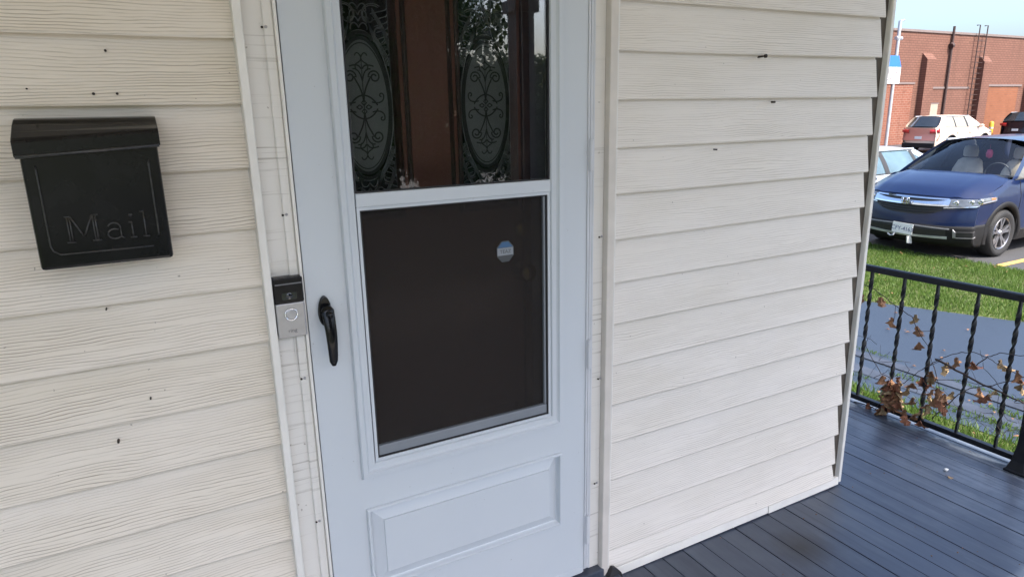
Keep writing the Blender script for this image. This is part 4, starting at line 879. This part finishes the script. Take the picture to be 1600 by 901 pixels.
    for s_ in (1, -1):
        glass = P.get('side_glass', 'car_glass' if detail else 'tint_glass')
        part(panel(s_, xa0 - .06, B0 + .04, xa1 - .06, B0 - .02), 'side_window', glass)
        part(panel(s_, B0 - .06, C0 + .0, B0 - .12, C0 - .02), 'side_window', glass)
        part(panel(s_, C0 - .07, rear0 + (.10 if xb < tail + .2 else -.02), C0 - .09, rear1 + .22), 'quarter_window', 'tint_glass' if P.get('side_glass') is None else glass)
        for l0, l1, h0, h1 in ((xa0 + .05, xa0 - .06, xa1 + .06, xa1 - .06), (B0 + .04, B0 - .06, B0 - .02, B0 - .12), (C0, C0 - .07, C0 - .02, C0 - .09), (rear0 + (.10 if xb < tail + .2 else -.02), rear0 - .16, rear1 + .22, rear1 - .05)):
            part(panel(s_, l0 + .014, l1 - .014, h0 + .014, h1 - .014, .006, 3), 'pillar', paint if l0 in (xa0 + .05, rear0 + (.10 if xb < tail + .2 else -.02)) else 'gasket', smooth=True)
        Q = []
        for x in np.linspace(xa0, rear0, 10): Q.append(side_pt(x, 0.0, s_, .012))
        part(MB().tube(Q, .012, 6), 'window_trim', 'gasket')
        Q = [side_pt(edge(xa1, rear1, i / 8), 1.0, s_, .012) for i in range(9)]; part(MB().tube([(a, b_, c + .012) for a, b_, c in Q], .022, 6), 'roof_rail', paint if not P.get('rails') else 'galv')
        # door shut lines, handles, sill
        
        for xx in (xa0 - .12, B0 - .01, C0 - .05):
            part(MB().tube([(xx, s_ * (wside(xx, z) + .0005), z) for z in np.linspace(.33, ztop(xx) - .03, 9)], .005, 4), 'door_gap', 'under')
        for xx in (B0 + .18, C0 + .16): part(MB().tube([(xx, s_ * (wside(xx, .88) + .0), .88), (xx - .02, s_ * (wside(xx, .88) + .035), .885), (xx - .17, s_ * (wside(xx, .88) + .035), .89), (xx - .19, s_ * (wside(xx, .88)), .89)], .014, 6), 'door_handle', paint, smooth=True)
        sm = MB(); Q = []
        for x in np.linspace(-wb + r * 1.2, -r * 1.2, 12):
            for z, o_ in ((.20, -.03), (.22, .008), (.36, .012), (.38, .0)): Q.append((x, s_ * (wside(x, z) + o_), z))
        sm.grid(Q, 12, 4); part(sm, 'sill_trim', 'clad')
        for ax in (0, -wb):
            am = MB(); Q = []
            for a in np.linspace(-.35, math.pi + .35, 34):
                for rr_, o_ in ((r * 1.13, -.05), (r * 1.13, .012), (r * 1.32, .014), (r * 1.345, .0)):
                    x = ax + rr_ * math.cos(a); z = max(.22, r + rr_ * math.sin(a)); Q.append((x, s_ * (wside(min(x, xa), z) + o_ - max(0, x - xa) * .32), z))
            am.grid(Q, 34, 4); part(am, 'arch_trim', 'clad' if P.get('clad', True) else paint, smooth=True)
        # mirrors
        mm = MB(); Q = []
        for i, (dx, k) in enumerate(((.10, .35), (.06, .85), (0, 1.0), (-.07, .95), (-.09, .8))):
            for q in range(10):
                a = 2 * math.pi * q / 10; Q.append((xa0 - .36 + dx, s_ * (W + .085 + .105 * k * math.cos(a)), zc + .02 + .075 * k * math.sin(a)))
        mm.grid(Q, 5, 10, True); mm.f += [tuple(range(10)), tuple(range(49, 39, -1))]; mm.tube([(xa0 - .34, s_ * (W - .06), zc - .06), (xa0 - .35, s_ * (W + .04), zc - .03)], .03, 6)
        part(mm, 'wing_mirror', paint, smooth=True)
    # rear window
    rw = MB(); P_ = []
    for i in range(6):
        t = i / 5
        for j in range(9):
            v = (j / 8 - .5) * 2; P_.append((xr + (xb - xr) * t + .08 * v * v, v * (ry * .97 + (by * .97 - ry * .97) * t), zr - .055 - .05 * abs(v) ** 3 + (zb_ + .01 - zr + .055) * t))
    rw.grid(P_, 6, 9); part(rw, 'rear_window', 'tint_glass', smooth=True)
    # underside, arches
    part(MB().box(tail + .2, fo - .45, -W * .80, W * .80, .24, .50).box(tail + .2, -wb - r * 1.3, -W * .9, W * .9, .24, .7).box(-wb + r * 1.3, -r * 1.3, -W * .9, W * .9, .22, .7).box(tail + .2, fo - .40, -W * .60, W * .60, .50, .80).build('underbody', 'under') if False else MB().box(tail + .2, fo - .42, -W * .62, W * .62, .22, .78), 'underbody', 'under')
    part(MB().box(tail + .15, xc - .1, -W * .90, W * .90, .72, .80), 'cabin_floor', 'dash')
    # wheels
    tme, rme, bme = P['wheels']
    for ax in (0, -wb):
        for s_ in (1, -1):
            wo = link('wheel', bme, 'alloy_dark', root); wo.location = (ax, s_ * (W - .125), r); wo.rotation_euler = (0, 0.3 * ax, 0 if s_ < 0 else math.pi)
            link('tyre', tme, 'tyre', wo, True); link('rim', rme, 'alloy', wo)
    # lamps, grille
    def on_face(nm, mt, poly, out, th=.02):
        m = MB(); n = len(poly); vs_ = [(xfas(y, z) + out, y, z) for y, z in poly] + [(xfas(y, z) - th, y, z) for y, z in poly]
        m.add(vs_, [tuple(range(n)), tuple(reversed(range(n, 2 * n)))] + [(i, i + n, (i + 1) % n + n, (i + 1) % n) for i in range(n)]); return part(m, nm, mt)
    def band(nm, mt, y0, y1, zlo, zhi, out, n=17, smooth=True):   # strip across the fascia, zlo/zhi functions of y
        m = MB(); Q = []
        for i in range(n):
            y = y0 + (y1 - y0) * i / (n - 1); a, c = zlo(y), zhi(y)
            for z, o_ in [(a, -.02)] + [(a + (c - a) * q / 8, out) for q in range(9)] + [(c, -.02)]: Q.append((xfas(y, z) + o_, y, z))
        m.grid(Q, n, 11); return part(m, nm, mt)
    K = zh / .98
    band('grille', 'gasket', -.53, .53, lambda y: (.645 + .11 * (abs(y) / .53) ** 3) * K, lambda y: (.905 - .0 * abs(y)) * K, .006)
    for q in range(3): band('grille_slat', 'clad', -.46 + .03 * q, .46 - .03 * q, lambda y: (.675 + .038 * (2 - q) + .03 * (abs(y) / .5) ** 2) * K, lambda y: (.685 + .038 * (2 - q) + .03 * (abs(y) / .5) ** 2) * K, .014, 13)
    band('chrome_bar', 'chrome', -.56, .56, lambda y: (.782 + .010 * (abs(y) / .56) ** 1.5) * K, lambda y: (.842 + .050 * (abs(y) / .56) ** 3) * K, .024)
    band('chrome_bar', 'chrome', -.54, .54, lambda y: (.882 + .004 * abs(y)) * K, lambda y: (.902 + .004 * abs(y)) * K, .016)
    for s_ in (1, -1):
        hl_ = skin('headlight', 'lamp', .60, 1.62, lambda t: (.775 + .115 * t ** 1.2) * K, lambda t: (.895 + .035 * t) * K, .012, s_)
        skin('headlight_trim', 'chrome', .58, 1.60, lambda t: (.762 + .115 * t ** 1.2) * K, lambda t: (.776 + .115 * t ** 1.2) * K, .018, s_, par=hl_)
        if detail:
            for u_, z_ in ((.72, .845), (.90, .862), (1.12, .878)):
                q_ = wrap(u_, z_ * K, .010, s_); part(MB().lathe([(.036, .004), (.032, .012), (.012, .006), (.0001, .006)], 14, 'x'), 'reflector', 'chrome', hl_, smooth=True).location = q_
                hl_.children[-1].rotation_euler = (0, 0, s_ * (.25 + .5 * (u_ - .7)))
    # lower bumper: dark cladding, intake, silver skid bar
    for s_ in (1, -1): skin('bumper_trim', 'clad', 0.0, 1.46, lambda t: .19, lambda t: .485 + (.06 * (t - .45) if t > .45 else 0), .010, s_)
    band('lower_intake', 'gasket', -.58, .58, lambda y: .325 + .02 * abs(y), lambda y: .455 - .02 * abs(y), .015)
    if detail:
        band('bumper_moulding', 'steel', -.62, .62, lambda y: .458 - .03 * abs(y), lambda y: .474 - .03 * abs(y), .022)
        band('skid_bar', 'galv', -.60, .60, lambda y: .288 + .02 * abs(y), lambda y: .318 + .03 * abs(y), .026)
        for s_ in (1, -1):
            skin('fog_recess', 'gasket', .80, 1.18, lambda t: .335 + .01 * t, lambda t: .415 + .02 * t, .016, s_); skin('fog_trim', 'steel', .80, 1.30, lambda t: .318 + .02 * t, lambda t: .330 + .02 * t, .020, s_); skin('bumper_line', 'steel', .76, .80, lambda t: .32, lambda t: .45 - .04 * t, .022, s_, n=3)
        # licence plate, a little crooked
        pl = MB().prism(rnd_rect(-.155, .155, -.078, .078, .012), -.004, .004).build('licence_plate', 'plate', root); px_ = fo + .055; pl.location = (px_, .03, .40); pl.rotation_euler = (R(-6), 0, R(90)); pl.rotation_mode = 'XYZ'
        pl.rotation_euler = (0, R(3), R(90))
        text('CFY-4163', .088, 'plate_text', pl, 'plate_number', (0, -.0045, -.034), extrude=.0005, spacing=.92)
        part(MB().prism([(-.06, -.10), (.05, -.085), (.07, .02), (-.04, .02)], -.01, .01), 'splash_flap', 'plate').location = (px_ - .06, .12, .27)
        root.children[-1].rotation_euler = (0, 0, R(90))
        part(MB().tube([(px_ - .03, -.09, .33), (px_ - .0, -.10, .28), (px_ - .02, -.16, .265), (px_ - .02, -.20, .29)], .012, 6), 'tow_hook', 'galv')
        # emblem: ring frame and an H with splayed posts
        ex = fo + .012; em = MB(); fr = rnd_rect(-.062, .062, -.05, .05, .02); fi = rnd_rect(-.052, .052, -.041, .041, .017)
        em.grid([(ex + .006, a * (1 - .10 * (b_ < 0)), .838 * K + b_) for a, b_ in fr] + [(ex + .014, a * (1 - .05 * (b_ < 0)) * .97, .838 * K + b_ * .97) for a, b_ in fr] + [(ex + .014, a * (1 - .05 * (b_ < 0)), .838 * K + b_) for a, b_ in fi] + [(ex + .004, a, .838 * K + b_) for a, b_ in fi], 4, len(fr), True)
        for s_ in (1, -1): em.tube([(ex + .012, s_ * .036, .838 * K + .040), (ex + .012, s_ * .026, .838 * K + .008), (ex + .012, s_ * .030, .838 * K - .040)], [.010, .008, .011], 6)
        em.tube([(ex + .012, -.028, .838 * K + .002), (ex + .012, .028, .838 * K + .002)], .008, 6); part(em, 'emblem', 'chrome', smooth=True)
        part(MB().prism(rnd_rect(-.05, .05, -.04, .04, .015), 0, .001), 'emblem_back', 'gasket').location = (ex + .004, 0, .838 * K); root.children[-1].rotation_euler = (0, 0, R(90))
        # cabin: dashboard, seats, steering wheel, hanging freshener, papers
        part(MB().add([(xc - .05, -.70, zc - .06), (xc - .05, .70, zc - .06), (xc - .62, .68, zc - .02), (xc - .62, -.68, zc - .02), (xc - .72, .68, zc - .35), (xc - .72, -.68, zc - .35)], [(0, 1, 2, 3), (3, 2, 4, 5)]), 'dashboard', 'dash')
        for yy in (.38, -.38):
            st_ = MB(); Q = []
            for z, hw, dx, th in ((.75, .25, 0, .10), (.95, .27, -.02, .10), (1.12, .24, -.05, .09), (1.26, .19, -.09, .07), (1.30, .13, -.10, .05)):
                for k in range(12): a = 2 * math.pi * k / 12; Q.append((xc - 1.22 + dx + th * math.cos(a), yy + hw * math.copysign(abs(math.sin(a)) ** .6, math.sin(a)), z))
            st_.grid(Q, 5, 12, True); st_.f.append(tuple(range(59, 47, -1))); so = part(st_, 'seat', 'seat', smooth=True)
            hr = MB(); Q = []
            for z, hw in ((1.32, .085), (1.34, .115), (1.42, .12), (1.49, .10), (1.505, .06)):
                for k in range(12): a = 2 * math.pi * k / 12; Q.append((xc - 1.30 + .05 * math.cos(a), yy + hw * math.copysign(abs(math.sin(a)) ** .6, math.sin(a)), z))
            hr.grid(Q, 5, 12, True); hr.f.append(tuple(range(59, 47, -1))); part(hr, 'headrest', 'seat', so, smooth=True)
        part(MB().lathe([(.185, -.012), (.195, 0), (.185, .012), (.172, 0), (.185, -.012)], 26, 'x', (xc - .66, .38, zc - .03)), 'steering_wheel', 'dash')
        part(MB().tube([(xf - .22, .0, zr - .11), (xf - .22, .02, zr - .24)], .003, 4).prism(rnd_rect(-.045, .045, -.06, .06, .02), -.012, .012) if False else MB().tube([(xf - .15, .02, zr - .12), (xf - .15, .02, zr - .22)], .003, 4), 'cord', 'pink')
        fr_ = MB().lathe([(.001, zr - .21), (.035, zr - .225), (.05, zr - .28), (.04, zr - .34), (.001, zr - .36)], 10, 'z', (xf - .15, .02, 0)); part(fr_, 'air_freshener', 'pink', smooth=True)
        part(MB().box(xf - .13, xf - .10, -.10, .14, zr - .13, zr - .07), 'interior_mirror', 'gasket', bevel=.01)
        part(MB().box(xc - .35, xc - .12, .10, .30, zc - .045, zc - .035).box(xc - .30, xc - .16, -.55, -.2, zc - .045, zc - .03), 'dash_papers', 'plate')
        for s_ in (1, -1): part(MB().tube([(xc + .03 - .06, s_ * .10 - .1, zc - .0), (xc - .10, s_ * .10 + .35, zc + .035)], .009, 5), 'wiper', 'gasket')
        for s_ in (1, -1): skin('marker_lamp', 'amber', 1.50, 1.58, lambda t: .895 * K, lambda t: .922 * K, .015, s_, n=4)
    # tail lamps and rear plate
    for s_ in (1, -1):
        tl_ = MB(); Q = []
        for i in range(7):
            t = i / 6; yy = W * (.52 + .42 * t)
            for z, o_ in ((P['z_tail'] - .26 + .04 * t, .02), (P['z_tail'] - .25 + .04 * t, -.03), (P['z_tail'] - .10, -.035), (P['z_tail'] - .08, .02)): Q.append((tail + .16 * (yy / W) ** 3 - .02 + o_, s_ * yy, z))
        tl_.grid(Q, 7, 4); part(tl_, 'tail_light', 'red_lamp', smooth=True)
    part(MB().box(tail - .075, tail - .062, -.16, .16, .62, .74), 'rear_plate', 'plate'); part(MB().box(tail - .075, tail + .1, -W * .8, W * .8, .22, .44), 'rear_bumper_trim', 'clad', bevel=.03)
    return root
WH = wheel_meshes(.345, .235); WS = wheel_meshes(.32, .21)
SUV = dict(fo=.92, wb=2.66, ro=1.02, w=1.855, r=.345, z_hood=.945, z_cowl=1.135, x_cowl=-.06, z_roof=1.68, x_rooff=-.98, x_roofr=-3.15, x_beltr=-3.55, z_belt=1.16, z_tail=1.12, roof_w=1.24, wheels=WH, rails=True)
SED = dict(fo=.90, wb=2.75, ro=1.05, w=1.82, r=.32, z_hood=.86, z_cowl=1.00, x_cowl=-.12, z_roof=1.44, x_rooff=-.98, x_roofr=-2.55, x_beltr=-3.15, z_belt=1.00, z_tail=.98, roof_w=1.16, wheels=WS, clad=False, side_glass='sky_glass')
blue = make_car('suv', 'dark blue crossover parked nose-in at the lawn with a white licence plate', (10.85, 4.517, GZ), math.pi + 0.0046, SUV, 'blue', detail=True)
sed = make_car('sedan', 'silver sedan parked on the far side of the dark blue crossover', (10.45, 6.95, GZ), math.pi, SED, 'silver')
M['tailgate'] = carpaint('tailgate_unlit_rose', (0.48, 0.20, 0.15), 0.1, 0.4)  # redder copy of the car's paint, standing for its rear out of sun
cream = make_car('suv', 'suv coloured cream for sun glare, with red tail lights, parked along the brick building', (31.6 + 1.02 + 2.66, 17.45, GZ), 0.0, dict(SUV, side_glass='sunlit_glass'), 'sun_glare')
dark = make_car('suv', 'black suv parked beside the orange bricked-up doorway', (43.1 + 3.68, 19.0, GZ), 0.0, SUV, 'darkcar')

tg = MB(); Q = []
for i in range(6):
    z = .55 + .55 * i / 5
    for j in range(9): y = (j / 8 - .5) * 2; Q.append((-3.70 + .16 * abs(y) ** 3 - .05 * math.sin(math.pi * min(1, (z - .24) / .5)) - .012, y * .84, z))
tg.grid(Q, 6, 9); tg.build('tailgate', 'tailgate', cream, smooth=True)
# ================================================================== BRICK BUILDING
BY = 22.0
bb = empty('brick_building', (45, BY, GZ), label='long two-storey brown brick building with bricked-up openings behind the parked cars', cat='building')
def bp_(o): return cp_(o, bb)
bp_(MB().box(24, 95, BY, BY + 14, GZ - .2, 5.20).build('wall', 'brick_paint'))
bp_(MB().box(23.9, 95.1, BY - .06, BY + 14.1, 5.2005, 5.32).build('coping', 'coping'))
bp_(MB().box(24, 38.0, BY - .012, BY - .001, GZ - .2, 2.50).build('bare_brick_field', 'brick'))
bp_(MB().box(24, 38.1, BY - .05, BY - .0125, 2.501, 2.60).build('lintel', 'coping'))
bp_(MB().box(45.2, 48.9, BY - .012, BY - .001, GZ - .1, 2.38).build('doorway_infill', 'brick_orange')); bp_(MB().box(44.9, 49.2, BY - .06, BY - .001, 2.381, 2.50).build('lintel', 'coping'))
bp_(MB().box(39.6, 43.4, BY - .05, BY - .001, 2.25, 2.36).build('lintel', 'coping')); bp_(MB().box(39.7, 43.3, BY - .010, BY - .001, GZ - .1, 2.249).build('doorway_infill', 'brick_paint'))
for x_, z_ in ((38.5, 4.05), (44.1, 4.0), (49.6, 3.95), (55.2, 3.95), (60.8, 3.95)):
    bp_(MB().box(x_, x_ + .85, BY - .33, BY - .0005, GZ - .1, z_ - .25).add([(x_, BY - .33, z_ - .2495), (x_ + .85, BY - .33, z_ - .2495), (x_ + .85, BY, z_ + .1), (x_, BY, z_ + .1), (x_, BY, z_ - .2495), (x_ + .85, BY, z_ - .2495)], [(0, 1, 2, 3), (0, 3, 4), (1, 5, 2)]).build('buttress', 'brick_paint'))
bp_(MB().tube([(41.0, BY - .10, 5.6), (41.0, BY - .10, GZ)], .065, 10).tube([(40.85, BY - .12, 4.55), (41.0, BY - .12, 4.6)], .16, 8).build('downpipe', 'pipe_dark'))
for x_ in (43.35, 44.15):
    bp_(MB().tube([(x_, BY - .02, 5.75), (x_, BY - .20, 5.75), (x_, BY - .20, -.2)], .035, 6).build('ladder_rail', 'pipe_dark'))
lm = MB().tube([(43.35, BY - .2, 0), (44.15, BY - .2, 0)], .015, 5).mesh('ladder_rung'); lm.materials.append(M['pipe_dark'])
for k in range(18):
    o = bpy.data.objects.new('ladder_rung', lm); COL.objects.link(o); o.location = (0, 0, .1 + k * .30); bp_(o)
bp_(MB().box(39.5, 40.55, BY - .03, BY - .0105, .55, 1.42).build('vent_panel', 'vent'))
bp_(MB().box(39.44, 40.61, BY - .045, BY - .0102, 1.421, 1.48).build('vent_frame', 'coping'))
# steel mast with a box sign
sg = empty('pole_sign', (35.3, BY - .9, GZ), label='blue topped white box sign on a galvanised pole against the brick wall', cat='sign')
def sp_(o): return cp_(o, sg)
sp_(MB().tube([(35.35, BY - .55, GZ), (35.35, BY - .55, 5.6)], .085, 10).tube([(35.15, BY - .55, 4.75), (35.6, BY - .55, 4.75)], .10, 8).tube([(35.35, BY - .55, 5.3), (35.4, BY - .55, 5.6), (35.65, BY - .55, 5.65)], .05, 8).build('pole', 'galv'))
sp_(MB().box(31.9, 35.22, BY - .98, BY - .70, 2.47, 3.30).build('sign_box', 'sign_white', bevel=.02))
sp_(MB().add([(31.9, BY - .98, 3.301), (35.22, BY - .98, 3.301), (35.22, BY - .70, 3.301), (31.9, BY - .70, 3.301), (32.1, BY - .95, 3.86), (34.98, BY - .95, 3.86), (34.98, BY - .72, 3.86), (32.1, BY - .72, 3.86)], [(0, 3, 2, 1), (4, 5, 6, 7), (0, 1, 5, 4), (1, 2, 6, 5), (2, 3, 7, 6), (3, 0, 4, 7)]).build('sign_top', 'sign_blue'))
sp_(MB().box(31.95, 35.0, BY - .99, BY - .981, 2.875, 2.893).build('sign_divider', 'sign_text'))
for tx_, z_ in (('SALVATION', 2.94), ('ARMY', 2.53)):
    o = link('lettering', text_mesh(tx_, .42, .004, 0, 1.0, 'RIGHT'), 'sign_text'); o.location = (34.95, BY - .985, z_); o.rotation_euler = (R(90), 0, 0); sp_(o)
bl = empty('bollard', (43.75, 20.6, GZ), label='yellow steel bollard in front of the orange bricked-up doorway', cat='bollard')
MB().lathe([(.001, 1.12), (.08, 1.10), (.12, 1.03), (.12, 0)], 14, 'z').build('post', 'bollard', bl, smooth=True); MB().lathe([(.123, .70), (.123, .80)], 14, 'z').build('band', 'sign_white', bl)

# ================================================================== TREES AND SHRUBS ACROSS THE FRONT (seen mirrored in the glass)
def leaf_cloud(centres, n, size):
    c = np.array([q[:3] for q in centres]); rad = np.array([q[3] for q in centres]); idx = rng.integers(0, len(c), n)
    d = rng.normal(size=(n, 3)); d /= np.linalg.norm(d, axis=1)[:, None]; rr_ = rng.uniform(0, 1, n) ** .45; p = c[idx] + d * (rad[idx] * rr_)[:, None] * np.array([1, 1, .8])
    a = rng.normal(size=(n, 3)); a /= np.linalg.norm(a, axis=1)[:, None]; b = np.cross(a, rng.normal(size=(n, 3))); b /= np.linalg.norm(b, axis=1)[:, None]
    s_ = size * rng.uniform(.6, 1.3, n)[:, None]
    V = np.stack([p - a * s_, p + b * s_ * .5, p + a * s_, p - b * s_ * .5], 1).reshape(-1, 3); return V, np.arange(n * 4).reshape(-1, 4)
def tree(name, label, x, y, hgt, cz, cr, nclump, nleaf, size, mat, cat='tree', squash=1.0, group=None, e0=-.7):
    root = empty(name, (x, y, GZ), label=label, cat=cat, group=group); cs = []; br = MB()
    br.tube([(0, 0, 0), (.05, .02, cz * .5), (0, .08, cz * .85), (.05, 0, cz)], [hgt * .030, hgt * .024, hgt * .018, hgt * .010], 10)
    for k in range(nclump):
        a = random.uniform(0, 6.28); e = random.uniform(e0, 1.2); r_ = cr * random.uniform(.35, .85); q = (r_ * math.cos(a) * math.cos(e), r_ * math.sin(a) * math.cos(e), cz + r_ * math.sin(e) * squash)
        cs.append((*q, cr * random.uniform(.25, .42)))
        if k % 2 == 0: br.tube([(0, 0, cz * random.uniform(.45, .8)), (q[0] * .5, q[1] * .5, cz * .4 + q[2] * .55), q], [hgt * .010, hgt * .006, hgt * .002], 6)
    br.build('trunk', 'bark', root, smooth=True); V, F = leaf_cloud(cs, nleaf, size); link('crown', npmesh('crown', V, F), mat, root)
    return root
tree('maple_tree', 'leafy green maple tree on the verge opposite the porch steps', 5.6, -15.5, 8.5, 5.0, 3.3, 34, 21000, .10, 'foliage', squash=1.15)
tree('maple_tree', 'tall dark green tree rising behind the broadest hedge shrub', 1.6, -17.0, 9.5, 5.2, 3.8, 30, 22000, .12, 'foliage', squash=1.1)
tree('birch_tree', 'yellowing autumn tree standing at the end of the hedge', 15.6, -17.5, 7.0, 4.2, 2.6, 22, 12000, .10, 'autumn')
tree('oak_tree', 'broad dark oak standing across the street behind the hedge', 11.5, -34.0, 9.0, 4.2, 5.2, 34, 26000, .20, 'foliage', squash=.8)
tree('oak_tree', 'tall oak across the street behind the leafy maple', 3.5, -33.0, 12.0, 5.5, 6.0, 34, 26000, .22, 'foliage')
HL = ('broadest evergreen shrub at the maple end of the front hedge', 'evergreen shrub second from the maple end of the front hedge', 'evergreen shrub in the middle of the front hedge', 'evergreen shrub second from the yellowing tree end of the front hedge', 'evergreen shrub at the yellowing tree end of the front hedge')
for k, (x_, y_, r_) in enumerate(((4.2, -13.6, 2.1), (6.6, -13.9, 2.0), (8.9, -14.3, 1.85), (11.2, -14.6, 1.9), (13.4, -14.9, 2.0))):
    tree('hedge_shrub', HL[k], x_, y_, 3.6, 1.95, r_, 40, 13000, .085, 'foliage', 'shrub', 1.05, 'hedge shrubs along the front lawn', -1.35)
